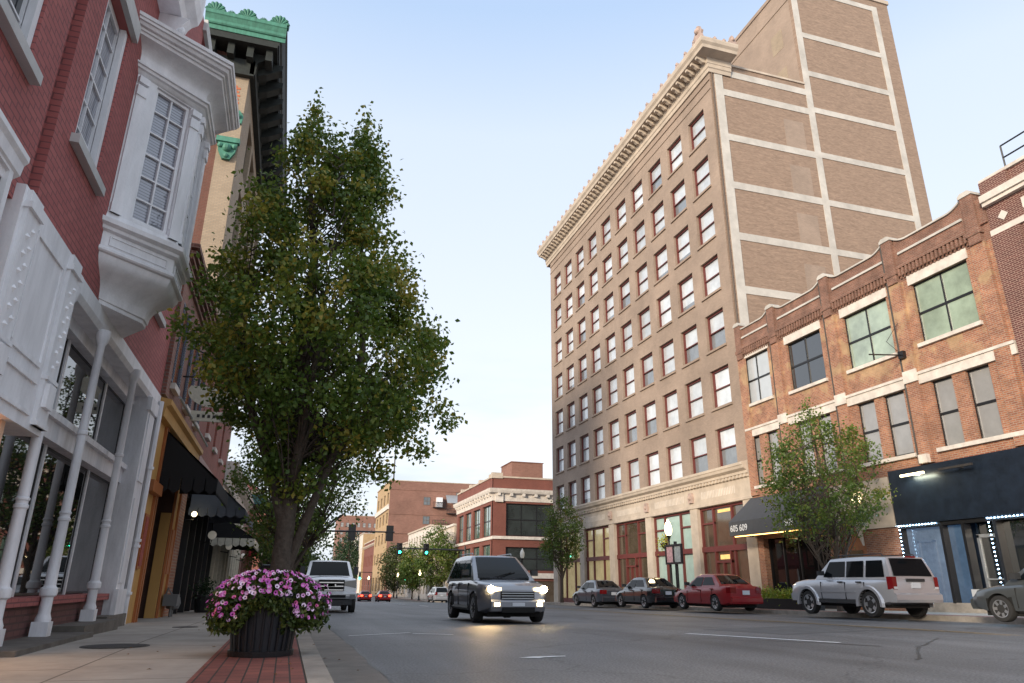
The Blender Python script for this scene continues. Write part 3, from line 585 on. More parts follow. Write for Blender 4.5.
    for y in (27.55, 28.7, 29.9, 31.1, 32.2): m.box(y, y+.07, -.36, -.28, gz(30)+.1, 3.3)
    m.build('mullion', 'black', T)
    m = MB(F); m.box(27.5, 32.3, -.5, -.2, gz(30)-.3, gz(30)+.45); m.build('stall_riser', 'black', T)
A_['g_blind3'] = mat('glass_over_pale_blind', (.42, .46, .50), .2, var=.12, vs=1, coat=1)
A_['g_store2'] = glassm('dark_restaurant_glass', (.006, .006, .007), 1.45)
orange_building()
def awning():
    T = thing('entrance_awning', 'charcoal fabric awning numbered 609 over the restaurant front', 'awning', (XR, 30, 3))
    F = FRX(XR); a0, a1 = 27.2, 33.0
    m = MB(F)
    m.slab([(a0, 3.35), (a1, 3.35), (a1, 4.05), (a0, 4.05)], 1.45, 1.5)
    m.add([(a0, 0.02, 5.35), (a1, 0.02, 5.35), (a1, 1.5, 4.05), (a0, 1.5, 4.05)], [(0, 1, 2, 3)])
    for a in (a0, a1): m.poly([(a, .02, 5.35), (a, 1.5, 4.05), (a, 1.5, 3.35), (a, .02, 3.35)])
    m.build('awning_canopy', 'greya', T, recalc=False)
    m = MB(F); m.box(a0+.2, a1-.2, 1.3, 1.34, 3.30, 3.34); m.build('light_strip', 'warm', T)
    for txt, y in (('609', 31.75), ('605', 32.55), ('609', 28.2)):
        c = bpy.data.curves.new('numerals', 'FONT'); c.body = txt; c.size = .46; c.extrude = .006; c.align_x = 'CENTER'
        o = bpy.data.objects.new('street_number', c); me = None
        COL.objects.link(o); dg = bpy.context.evaluated_depsgraph_get(); me = bpy.data.meshes.new_from_object(o.evaluated_get(dg)); COL.objects.unlink(o); bpy.data.objects.remove(o)
        me.materials.clear(); me.materials.append(A_['lettw']); q = bpy.data.objects.new('street_number', me); COL.objects.link(q); q.parent = T
        q.location = Vector((XR-1.512, y, 3.56))-Vector((XR, 30, 3)); q.rotation_euler = (R(90), 0, R(-90))
awning()
def led_shop():
    F = FRX(XR); T = thing('shopfront', 'navy black shopfront with glass bays outlined by blue white lights', 'shopfront', (XR, 20, gz(20)))
    a0, a1 = 17.4, 23.4; zb = gz(20)+.15
    m = MB(F); m.box(a0, a1, -.2, .12, 3.25, 5.4); m.build('fascia', 'navy', T)
    m = MB(F); m.box(a0, a1, -.92, -.86, zb-.2, 3.3); m.build('inner_wall', 'navy', T)
    m = MB(F); m.box(a0, a1, -.2, .02, zb-.2, zb+.32); m.build('stall_riser', 'conc', T)
    m = MB(F)
    for y in (a0, 19.15, 20.42, 21.35, 23.3): m.box(y, y+.12, -.3, .03, zb+.3, 3.27)
    m.box(a0, a1, -.3, .02, 3.1, 3.27); m.build('shop_frame', 'black', T)
    m = MB(F); m.box(a0, 19.2, -.35, -.3, zb+.3, 3.2); m.build('shop_window', 'g_dark', T)
    m = MB(F); m.box(20.5, 21.4, -.32, -.25, zb+.3, 3.2); m.build('shop_window', A_['g_blue2'], T)
    m = MB(F); m.box(21.45, 23.3, -.32, -.25, zb+.3, 3.2); m.build('shop_window', A_['g_blue'], T)
    m = MB(F); m.box(22.0, 22.1, -.25, -.2, zb+.3, 2.6); m.box(22.75, 22.85, -.25, -.2, zb+.3, 2.6); m.box(22.0, 22.85, -.25, -.2, 2.55, 2.65); m.build('inner_frame', A_['g_blue'], T)
    m = MB(F); m.box(19.3, 20.4, -.55, -.5, zb+.05, 3.2); d = m.build('door', 'g_dark', T)
    m = MB(F)
    for y in (19.3, 20.3): m.box(y, y+.1, -.5, -.45, zb, 2.7)
    m.box(19.3, 20.4, -.5, -.45, 2.6, 2.72); m.box(19.4, 20.3, -.5, -.44, 1.15, 1.2); m.build('door_frame', 'galv', d)
    m = MB(F); m.box(19.45, 20.2, -.49, -.47, 2.9, 3.15); m.build('transom', 'g_blue2', T) if False else None
    for (y0, y1, z0, z1) in ((21.6, 23.35, 3.2, 3.2), (23.33, 23.33, zb+.4, 3.2), (17.4, 19.4, 3.2, 3.2), (19.38, 19.38, zb+.6, 3.2)):
        L = math.hypot(y1-y0, z1-z0); n = int(L/.14); q = MB(F)
        for k in range(n+1): t = k/n; q.box(y0+(y1-y0)*t-.015, y0+(y1-y0)*t+.015, .05, .08, z0+(z1-z0)*t-.015, z0+(z1-z0)*t+.015)
        q.build('light_string', 'led', T)
        ld = bpy.data.lights.new('led_glow', 'AREA'); ld.shape = 'RECTANGLE'; ld.size = max(L, .2); ld.size_y = .05; ld.energy = 9; ld.color = (.5, .75, 1)
        lo = bpy.data.objects.new('led_glow', ld); COL.objects.link(lo); lo.location = (XR-.2, (y0+y1)/2, (z0+z1)/2); lo.rotation_euler = (0, R(70), 0) if y0 != y1 else (R(90), 0, R(90))
        if y0 != y1: lo.rotation_euler = (R(0), R(50), R(0)); ld.size, ld.size_y = .05, L
        else: lo.rotation_euler = (0, R(90), 0)
    # sign light bars on the fascia
    for i, (ya, yb, lit) in enumerate(((21.3, 22.4, True), (19.2, 20.6, False))):
        q = MB(F); q.box(ya, yb, .45, .53, 5.02, 5.1); 
        q.box((ya+yb)/2-.03, (ya+yb)/2+.03, .1, .46, 5.04, 5.08); o = q.build('sign_light', 'warmw' if lit else 'iron', T)
    ld = bpy.data.lights.new('sign_glow', 'AREA'); ld.shape = 'RECTANGLE'; ld.size = .1; ld.size_y = 1.0; ld.energy = 5; ld.color = (.9, 1, .8)
    lo = bpy.data.objects.new('sign_glow', ld); COL.objects.link(lo); lo.location = (XR-.42, 21.85, 5.0); lo.rotation_euler = (0, R(-35), 0)
A_['g_blue'] = mat('blue_lit_frosted_glass', (.085, .115, .15), .25, var=.5, vs=1.5, coat=1, emit=(.35, .52, .85), es=.06)
A_['g_blue2'] = mat('blue_tinted_glass', (.05, .08, .12), .2, var=.35, vs=2, coat=1, emit=(.2, .45, .9), es=.035)
led_shop()
b = MB(FRX(XR)); b.box(25.05, 25.4, .12, .3, 4.35, 4.7); tag(b.build('wall_lamp', 'warmw'), 'bright white wall lamp above the arched stone entrance', 'wall lamp')
b = MB(FRX(XR)); b.tube([(21.55, .15, 9.9), (21.55, 1.9, 9.75)], .03, 6); b.box(21.42, 21.68, .13, .3, 9.75, 10.05); b.tube([(21.55, .2, 9.9), (21.55, .9, 10.4), (21.55, .15, 11.3)], .012, 5)
tag(b.build('flag_bracket', 'black'), 'thin black metal flag pole bracket on the orange brick pilaster', 'flag bracket')
# dark maroon brick building at the right edge
def maroon():
    T = thing('brick_building', 'dark maroon brick building with stone bands and roof railing at the right edge', 'building', (XR, 12, 0)); F = FRX(XR)
    hs = [(14.0, 15.6, 10.0, 12.6), (10.5, 12.1, 10.0, 12.6), (14.0, 15.6, 5.9, 8.5), (10.5, 12.1, 5.9, 8.5)]
    m = MB(F); m.wall(6, 16.88, -.5, 15.2, hs, .25, d=.03); m.build('facade_wall', 'bk_dark', T)
    for h in hs: window(F, h[0]+.01, h[1]-.01, h[2]+.01, h[3]-.01, -.15, 'white2', 'g_dark', T, 1, 2, .08, .06)
    m = MB(F); m.box(6, 16.86, .03, .12, 13.0, 13.22); m.box(6, 16.86, .03, .30, 14.35, 14.62); m.box(6, 16.86, .03, .22, 14.2, 14.35); m.box(6, 16.86, -.2, .12, 15.2, 15.32)
    for y in (15.35, 14.0, 12.6): m.box(y-.2, y+.2, .03, .08, 13.5, 13.9)
    m.add([(16.3, .07, 13.42), (16.5, .07, 13.62), (16.3, .07, 13.82), (16.1, .07, 13.62)], [(0, 1, 2, 3)]); m.box(14.3, 14.75, .03, .09, 14.8, 15.12)
    m.build('stone_band', 'stone_l', T)
    m = MB(F); m.box(15.8, 16.86, .03, .14, -.5, 13.0); m.box(15.8, 16.86, .03, .16, 14.62, 15.2); m.build('pilaster', 'bk_dark', T)
    m = MB(); m.box(XR+.3, XR+15, 6, 16.8, -.5, 15.1); m.build('roof_mass', 'bk_dark', T)
    m = MB(F); m.tube([(15.9, -.1, 16.3), (6, -.1, 16.3)], .03, 6); m.tube([(15.9, -.1, 15.8), (6, -.1, 15.8)], .03, 6)
    for y in (15.9, 13, 10, 7): m.tube([(y, -.1, 15.3), (y, -.1, 16.3)], .03, 6)
    m.build('roof_railing', 'black', T)
maroon()

# ------------------------------------------------------------------ corner building beyond the cross street
def corner_building():
    Y0, Y1 = 85.0, 105.0; T = thing('corner_building', 'red brick corner building with white cornice and large green tinted windows', 'building', (XR, 90, gz(90)))
    F = FRX(XR); FS = FSY(Y0); zb = gz(95)-.5
    # levels
    c = [(86.0, 90.0), (91.2, 95.0), (96.1, 99.6), (100.7, 103.9)]
    hs = [(a, b_, z0, z1) for a, b_ in c for z0, z1 in ((6.6, 10.35), (2.6, 5.6))]
    m = MB(F); m.wall(Y0+.012, Y1, zb, 13.6, hs+[(a, b_, zb-.1, 1.6) for a, b_ in c], .35); m.build('facade_wall', 'bk_corner', T)
    sx = [(25.2, 33.3), (34.8, 43)]
    h2 = [(a, b_, z0, z1) for a, b_ in sx for z0, z1 in ((6.6, 10.5), (2.6, 5.3))]
    m = MB(FS); m.wall(XR, 46, zb, 13.6, h2+[(a, b_, zb-.1, 1.4) for a, b_ in sx], .35); m.build('side_wall', 'bk_corner', T)
    for h in hs: window(F, h[0], h[1], h[2], h[3], -.3, 'black', 'g_cgreen', T, 2, 2, .12, .12)
    for h in h2: window(FS, h[0], h[1], h[2], h[3], -.3, 'black', 'g_cdark', T, 4, 2, .12, .1)
    for a, b_ in c: m = MB(F); m.box(a, b_, -.34, -.25, zb, 1.6); m.build('shop_window', 'g_dim', T)
    for a, b_ in sx: m = MB(FS); m.box(a, b_, -.34, -.25, zb, 1.4); m.build('shop_window', 'g_dim', T)
    prof = [(0, 10.75), (.08, 10.75), (.1, 11.5), (.5, 11.7), (.6, 11.95), (.65, 12.2), (0, 12.3)]
    m = MB(F); corner_ext(m, prof, XR, Y0, Y1, 46)
    for k in range(14): m.box(Y0+.4+k*1.4, Y0+.7+k*1.4, .08, .5, 11.35, 11.68)
    m.build('cornice', 'stone_l', T)
    m = MB(FS)
    for k in range(14): m.box(XR+.5+k*1.6, XR+.85+k*1.6, .08, .5, 11.35, 11.68)
    m.box(XR-.1, 46, 0, .2, 6.2, 6.55); m.box(XR-.1, 46, 0, .25, 1.7, 2.3)
    for x in (XR+.75, 34.05): m.box(x-.5, x+.5, 0, .3, 10.6, 11.6)
    m.build('stone_band', 'stone_l', T)
    m = MB(F); m.box(Y0, Y1, 0, .15, 6.15, 6.5); m.box(Y0, Y1, 0, .3, 1.7, 2.3); m.build('stone_band', 'stone_l', T)
    m = MB(); m.box(XR+.3, 46, Y0+.3, Y1, zb, 13.3); m.build('roof_mass', 'bk_corner', T)
    m = MB(FS); m.box(XR-.1, 46, -.4, .1, 13.6, 13.8); m.box(XR-.2, XR+1.2, -.5, .14, 13.5, 14.2); m.box(33.3, 34.8, -.5, .14, 13.3, 13.9); m.build('coping', 'stone', T)
    m = MB(F); m.box(Y0, Y1, -.4, .1, 13.6, 13.8)
    for k in range(4): m.box(Y0+1+k*5.2, Y0+1.7+k*5.2, -.4, .16, 13.6, 14.1)
    m.build('coping', 'stone', T)
    m = MB(); m.box(27.4, 31.8, 90, 95, 13.2, 16.5); m.box(27.3, 31.9, 89.9, 95.1, 16.5, 16.6); m.build('roof_penthouse', 'bk_old', T)
A_['g_cgreen'] = mat('green_grey_window_glass', (.10, .17, .15), .1, var=.3, vs=.5, coat=1)
A_['g_cdark'] = mat('dark_tinted_window_glass', (.030, .038, .038), .08, var=.5, vs=.5, coat=1)
corner_building()
def simple_block(name, label, x0, x1, y0, y1, z1, fm, sm, front_rows, side_rows, wm='g_far', trim=None, side='-x', cat='building', cap='stone'):
    """street front at x0 (facing the road) and side wall at y0; rows = list of (z0,z1,n,w)"""
    T = thing(name, label, cat, (x0, y0, gz(y0))); zb = gz(y0)-1
    F = FRX(x0) if side == '-x' else FLX(x0); hs = []
    for (za, zc, n, w) in front_rows:
        st = (y1-y0)/n
        for i in range(n): c = y0+st*(i+.5); hs.append((c-w/2, c+w/2, za, zc))
    m = MB(F); m.wall(y0+.012, y1, zb, z1, hs, .3); m.build('facade_wall', fm, T)
    for h in hs: window(F, *h, -.25, 'winframe', wm, T, 1, 2, .1, .08)
    FS = FSY(y0); xa, xb = sorted((x0, x1)); hs = []
    for (za, zc, n, w) in side_rows:
        st = (xb-xa)/n
        for i in range(n): c = xa+st*(i+.5); hs.append((c-w/2, c+w/2, za, zc))
    m = MB(FS); m.wall(xa+.002, xb, zb, z1, hs, .3, d=.01); m.build('side_wall', sm, T)
    for h in hs: window(FS, *h, -.2, 'winframe', wm, T, 1, 2, .1, .08)
    m = MB(); m.box(xa+.32, xb-.32, y0+.32, y1, zb, z1-.3); m.build('roof_mass', sm, T)
    m = MB(F); m.box(y0-.1, y1, -.4, .2, z1, z1+.3)
    if trim: m.ext([(0, trim-.5), (.1, trim-.5), (.5, trim-.1), (.5, trim+.15), (0, trim+.2)], y0, y1)
    m.build('cornice', cap, T)
    m = MB(FS); m.box(xa, xb, -.4, .12, z1, z1+.2); m.build('coping', cap, T)
    return T, F, FS
A_['winframe'] = mat('weathered_window_frame', (.12, .10, .09), .6)
T, F, FS = simple_block('shop_building', 'low cream stone shop building with arched hoods beyond the red corner building', XR, 34, 106.3, 125, 9.3, 'stone', 'stone', [(3.8, 6.6, 5, 1.5), (-.9, 2.0, 4, 3)], [], 'g_far', 8.2, cap='stone_l')
for i in range(5): c = 106.3+3.74*(i+.5); q = MB(F); q.box(c-1.0, c+1.0, 0, .4, 6.7, 7.3); q.box(c-.5, c+.5, 0, .45, 7.3, 7.7); q.build('window_hood', 'stone_l', T)
for i in range(14): q = MB(F); q.box(106.6+i*1.33, 107.3+i*1.33, 0, .55, 8.4, 8.8); q.build('cornice_bracket', 'stone_l', T)
T, F, FS = simple_block('modern_building', 'pale slatted modern building with tall brown window strips', XR, 33, 125.3, 150, 10.6, 'stone_l', 'stone_l', [(-.6, 9.6, 8, 1.5)], [], 'g_dim')
T, F, FS = simple_block('shop_building', 'small grey stone shop beyond the pale slatted building', XR, 33, 150.3, 178, 9.0, 'stone', 'stone', [(4.3, 7, 8, 1.4), (-.9, 2, 5, 4)], [])
def warehouse():
    T, F, FS = simple_block('warehouse_building', 'five storey orange red brick block with faded painted side wall and tall roof antenna', 22.8, 48, 179, 206, 25.6, 'bk_buff', 'bk_old', [(z, z+2.6, 4, 3.4) for z in (20.3, 15.3, 10.6, 5.8)]+[(-.8, 2.6, 4, 4.5)], [], 'g_dim')
    q = MB(FS); q.box(22.8, 48, .02, .25, 12.8, 13.2); q.box(22.8, 48, .02, .12, 17.4, 17.6); q.box(22.7, 48, .02, .12, 23.4, 23.6); q.build('side_band', 'bk_old', T)
    q = MB(F); q.box(179, 206, 0, .35, 18.6, 19.7); q.build('stone_band', 'stone_l', T)
    for (x, z) in ((32.2, 20.9), (32.2, 16.2), (40.5, 22.3)):
        window(FS, x-.85, x+.85, z-1, z+1, .03, 'winframe', 'g_far', T, 2, 2, .12, .1)
    # fire-escape platforms
    for (x, z, w) in ((35.2, 19.4, 1.5), (35.2, 15.0, 1.6), (39.2, 18.0, 2.0)):
        q = MB(FS); q.box(x-w, x+w, .1, 1.4, z-.12, z)
        for k in range(9): q.box(x-w+2*w*k/8-.04, x-w+2*w*k/8+.04, 1.32, 1.4, z, z+1.2)
        q.box(x-w, x+w, 1.3, 1.4, z+1.15, z+1.25); q.build('fire_escape_platform', 'black', T)
    q = MB(FS); q.box(34.5, 36.0, .05, 1.2, 19.4, 21.8); q.build('rooftop_door_box', 'white2', T)
    q = MB(FS); q.add([(37, .05, 22.6), (41, .05, 22.6), (41, 2.2, 20.6), (37, 2.2, 20.6), (37, .05, 22.4), (41, .05, 22.4), (41, 2.2, 20.4), (37, 2.2, 20.4)], [(0, 1, 2, 3), (4, 5, 6, 7), (0, 1, 5, 4), (2, 3, 7, 6), (0, 3, 7, 4), (1, 2, 6, 5)]); q.build('lean_to_roof', 'galv', T)
    q = MB(); q.tube([(23.9, 182, 25.6), (23.9, 182, 35), (23.9, 182, 45.5)], [.20, .16, .12], 6); q.build('antenna_mast', 'iron', T)
warehouse()
simple_block('shop_building', 'dull red brick shop building in the far row below the hotel', XR, 36, 206.5, 240, 13, 'bk_corner', 'bk_corner', [(6, 9, 8, 1.8), (-1.2, 2.5, 6, 4)], [(6, 9, 3, 1.5)], 'g_far', 12)
simple_block('shop_building', 'pale cream far shop building with small tower at the end of the row', XR-.6, 36, 240.5, 275, 16.5, 'stone_l', 'bk_buff', [(9, 12, 7, 2), (4, 7, 7, 2)], [(9, 12, 3, 1.5)], 'g_far')
simple_block('hotel_building', 'distant eight storey brown brick hotel with rows of small windows', 20.6, 52, 330, 360, 30, 'bk_old', 'bk_old', [], [(2+3.3*k, 3.9+3.3*k, 13, 1.3) for k in range(8)], 'g_blind2')

# ------------------------------------------------------------------ LEFT SIDE: red painted brick building with white bay
def bay_ring(o):
    return [(-2.7, 9.25-1.25*o), (-1.95+o, 9.95-1.2*o), (-1.95+o, 10.8+.65*o), (-2.7, 11.5+1.0*o)]
def red_building():
    T = thing('brick_building', 'red painted brick building with white bay window and columned white shopfront at left', 'building', (XL, 9, 0)); F = FLX(XL)
    Y0, Y1 = 1.0, 14.72
    hs = [(7.62, 8.60, 5.38, 7.62), (5.2, 6.25, 5.2, 7.6), (12.6, 13.5, 5.38, 7.62), (7.62, 8.56, 9.2, 11.2), (12.6, 13.5, 9.2, 11.2)]
    m = MB(F); m.wall(7.10, Y1, 4.26, 11.4, hs[:1]+hs[2:], .22); m.wall(Y0, 6.82, 4.05, 11.4, hs[1:2], .22); m.wall(6.82, 7.10, 4.26, 11.4, [], .08, d=-.10, ends=False); m.build('facade_wall', 'bk_pink', T)
    m = MB(); m.box(XL-12, XL-.25, Y0, Y1-.02, 4.3, 11.35); m.box(XL-12, XL-2.6, Y0, Y1-.02, -.3, 4.3); m.build('roof_mass', 'bk_pink', T)
    for h in hs:
        window(F, h[0]+.005, h[1]-.005, h[2]+.005, h[3]-.005, -.16, 'white', 'g_slat' if h[0] > 6 else 'g_dark', T, 2, 6, .09, .022, th=.05)
        s = MB(F); s.box(h[1]-.10, h[1]-.006, -.10, -.03, h[2]+.005, h[3]-.005); s.box(h[0]+.006, h[0]+.10, -.10, -.03, h[2]+.005, h[3]-.005); s.build('window_jamb', 'white', T)
        s = MB(F); s.box(h[0]-.10, h[1]+.10, -.1, .09, h[2]-.11, h[2]); s.build('sill', 'stone_w', T)
        s = MB(F); s.box(h[0]-.12, h[1]+.12, 0, .07, h[3], h[3]+.26); s.build('lintel', 'stone_w', T)
    # bay window body as stacked rings
    lev = [(4.22, -.42), (4.24, -.34), (4.29, -.34), (4.30, -.32), (4.38, -.31), (4.46, -.28), (4.54, -.22), (4.61, -.13), (4.67, -.06), (4.74, -.02), (4.79, -.01), (4.80, .02), (4.82, .035), (4.85, .035), (4.87, .02), (4.88, .0), (5.08, .0), (5.10, .05), (5.14, .06), (5.17, .11), (5.23, .12), (5.26, .03), (5.36, .0)]
    def ringmesh(lv):
        mb = MB()
        vs = []; fs = []
        for z, o in lv: vs += [(x, y, z) for x, y in bay_ring(o)]
        for i in range(len(lv)-1):
            for j in range(3): fs.append((i*4+j, i*4+j+1, i*4+4+j+1, i*4+4+j))
            fs.append((i*4+3, i*4, i*4+4, i*4+7))
        n = len(lv); fs += [(0, 1, 2, 3), (4*n-4, 4*n-3, 4*n-2, 4*n-1)]; mb.add(vs, fs); return mb
    B = ringmesh(lev).build('bay_window', 'white', T, smooth=30)
    ringmesh([(7.54, 0), (7.56, .03), (7.59, .05), (7.60, .08), (7.635, .09), (7.64, .115), (7.665, .12), (7.67, .04), (7.82, .04), (7.86, .05), (7.91, .09), (7.95, .15), (7.975, .22), (7.98, .25), (8.02, .26), (8.022, .285), (8.055, .29), (8.06, .33), (8.10, .35), (8.105, .375), (8.14, .38), (8.145, .40), (8.19, .41), (8.20, .40), (8.28, .25), (8.34, -.2)]).build('bay_cornice', 'white', B, smooth=30)
    r = bay_ring(0); segs = [(r[0], r[1]), (r[1], r[2]), (r[2], r[3])]
    for k, (p, q) in enumerate(segs):
        FF = FPL(p, q); L = (Vector(q)-Vector(p)).length
        # outward must point away from the wall
        mid = FF(L/2, .1, 0); base = FF(L/2, 0, 0); cx, cy = -2.5, 10.37
        sg = 1 if (Vector(mid[:2])-Vector((cx, cy))).length > (Vector(base[:2])-Vector((cx, cy))).length else -1
        G = (lambda f, s_: (lambda a, d, z: f(a, d*s_, z)))(FF, sg)
        m = MB(G); a0_, a1_ = (.30, L-.17) if k == 0 else ((.14, L-.14) if k == 1 else (.17, L-.30)); m.wall(0, L, 5.36, 7.56, [(a0_, a1_, 5.40, 7.53)], .12, ends=False)
        for a in (0.02, L-.16): m.box(a, a+.13, 0, .03, 5.36, 7.30); m.box(a-.01, a+.14, 0, .045, 5.36, 5.5); m.box(a-.01, a+.14, 0, .05, 7.2, 7.36); m.box(a-.01, a+.14, 0, .06, 7.4, 7.5)
        m.build('bay_wall', 'white', B)
        window(G, a0_+.005, a1_-.005, 5.405, 7.525, -.10, 'white', 'g_slat', B, 2, 6, .045, .022, th=.06)
        m = MB(G); m.box(.1, L-.1, .002, .014, 4.91, 4.925); m.box(.1, L-.1, .002, .014, 5.025, 5.04); m.box(.1, .115, .002, .014, 4.925, 5.025); m.box(L-.115, L-.1, .002, .014, 4.925, 5.025); m.build('bay_panel', 'white', B)
    m = MB(F); m.ext([(0, 8.95), (.3, 8.97), (.34, 9.1), (.46, 9.2), (.5, 9.35), (.5, 11.3), (0, 11.4)], 8.2, 10.02); m.build('upper_oriel', 'white', T)
    for y in (8.5, 9.6):
        m = MB(F); m.ext([(0, 8.36), (.1, 8.38), (.2, 8.5), (.2, 8.65), (.32, 8.78), (.42, 8.94), (0, 8.96)], y, y+.2); m.ball((y+.1, .18, 8.5), .09); m.ball((y+.1, .3, 8.78), .07); m.build('scroll_bracket', 'white', T)
    # projecting window-head strip and paneled white upper shopfront (left part)
    m = MB(F); m.ext([(0, 4.02), (.05, 4.04), (.06, 4.12), (.11, 4.16), (.12, 4.26), (.15, 4.3), (.15, 4.35), (0, 4.38)], Y0, 6.38); m.build('moulding', 'white', T)
    m = MB(F); m.box(Y0, 6.35, -.15, .02, 2.25, 4.25); m.build('upper_shop_panel', 'white', T)
    window(F, 4.5, 6.3, 2.9, 4.2, .03, 'white', 'g_dark', T, 2, 1, .08)
    P = MB(F); P.box(6.62, 8.45, -.3, .08, 2.24, 4.22)
    for (a, b_) in ((6.68, 7.0), (8.08, 8.42)):
        P.box(a, b_, .08, .12, 2.3, 4.2); P.box(a-.02, b_+.02, .08, .15, 4.02, 4.08); P.box(a-.01, b_+.01, .08, .145, 2.78, 2.82); P.box(a+.06, b_-.06, .12, .16, 2.5, 2.75); P.box(a-.01, b_+.01, .08, .14, 2.3, 2.35)
    P.box(7.1, 7.95, .08, .10, 3.95, 4.0); P.box(7.1, 7.95, .08, .10, 2.85, 2.9); P.box(7.08, 7.13, .08, .10, 2.9, 3.95); P.box(7.92, 7.97, .08, .10, 2.9, 3.95)
    P.box(7.12, 7.95, .08, .105, 2.68, 2.72); P.box(7.12, 7.95, .08, .105, 2.36, 2.40)
    P.build('panelled_pilaster', 'white', T)
    for a in (6.84, 8.25):
        D = MB(F)
        for k in range(12):
            z = 3.86-k*.085; y = a+(-.05 if k % 2 else .05); D.add([(y-.04, .12, z), (y, .12, z+.04), (y+.04, .12, z), (y, .12, z-.04), (y, .15, z)], [(0, 1, 4), (1, 2, 4), (2, 3, 4), (3, 0, 4)])
        D.build('studded_ornament', 'white', T)
    # shopfront
    fy0, fy1 = 8.45, 13.75
    m = MB(F); m.ext([(-.45, 3.98), (-.02, 3.98), (.02, 4.05), (.02, 4.24), (-.45, 4.24)], 8.45, Y1); m.build('shop_fascia', 'white', T)
    m = MB(F); m.box(fy0, fy1, -.45, -.2, 2.43, 2.72); m.box(fy0, fy1, -.2, -.14, 2.66, 2.74); m.box(fy0, fy1, -.45, -.22, 3.82, 3.98)
    for y in (8.45, 10.08, 12.23): m.box(y, y+.07, -.44, -.34, .55, 3.98)
    m.build('transom_frame', 'white2', T)
    bays = [(8.53, 10.07), (10.16, 12.22), (12.31, 13.74)]
    for a, b_ in bays:
        window(F, a, b_, 2.74, 3.82, -.38, 'black', 'g_store', T, 2, 1, .03, .03, th=.02)
        window(F, a, b_, .64, 2.43, -.38, 'black', 'g_store', T, 2, 1, .03, .03, th=.02)
    m = MB(F); m.box(fy0, fy1, -.45, -.12, .05, .54); m.build('bulkhead', 'bk_brown2', T)
    m = MB(F); m.box(fy0, fy1, -.45, -.05, .54, .63); m.build('bulkhead_cap', 'bk_pink', T)
    m = MB(F); m.box(8.0, 10.9, -.45, .42, -.02, .20); m.box(10.92, 13.0, -.45, .30, -.02, .27); m.box(13.02, 14.5, -.45, .12, -.02, .30); m.build('door_step', 'step', T)
    for y in (8.55, 10.12, 12.27):
        c = MB(); zb = .2 if y < 10.9 else .27; x = XL+.02
        c.box(x-.09, x+.09, y-.09, y+.09, zb-.1, zb+.16)
        c.lathe((x, y, zb), [(.085, .16), (.088, .19), (.075, .22), (.066, .25), (.064, .42), (.066, .43), (.092, .45), (.098, .49), (.092, .53), (.070, .55), (.064, .57), (.058, 1.3), (.060, 1.31), (.070, 1.32), (.070, 1.35), (.058, 1.36), (.058, 1.39), (.068, 1.40), (.068, 1.42), (.056, 1.43), (.053, 2.38), (.066, 2.39), (.066, 2.43), (.053, 2.44), (.050, 3.60), (.075, 3.64), (.088, 3.72), (.088, 3.80)], 14)
        c.build('iron_column', 'white2', T, smooth=35)
    m = MB(F); m.box(13.75, 14.4, -.45, .03, .25, 4.0); m.box(13.85, 14.3, .03, .05, .8, 2.2); m.box(13.85, 14.3, .03, .05, 2.5, 3.7); m.box(13.72, 14.43, .0, .08, .25, .7); m.box(13.72, 14.43, .0, .07, 3.75, 3.98); m.build('end_pilaster', 'white2', T)
    m = MB(F); m.tube([(14.56, .06, 4.1), (14.56, .06, .12)], .06, 8)
    for z in (.6, 1.4, 1.5, 2.8): m.tube([(14.56, .06, z), (14.56, .06, z+.05)], .085, 8)
    m.build('downspout', 'white2', T)
    # recessed entry at the left edge
    m = MB(F); m.box(5.0, 8.3, -1.6, -1.5, 0, 2.3); m.box(7.6, 7.7, -1.5, .0, .1, 2.24); m.build('entry_wall', 'peach', T)
    m = MB(F); m.box(7.0, 7.5, -1.5, -1.42, .1, 2.2); m.build('entry_door', 'wood', T)
    ld = bpy.data.lights.new('entry_glow', 'AREA'); ld.energy = 14; ld.size = .5; ld.color = (1, .62, .32); lo = bpy.data.objects.new('entry_glow', ld); COL.objects.link(lo); lo.location = (XL-.5, 7.0, 2.2)
A_['bk_brown2'] = brick('brown_bulkhead_brick', (.17, .075, .07), (.14, .06, .058), (.10, .055, .05), stain=.15)
red_building()

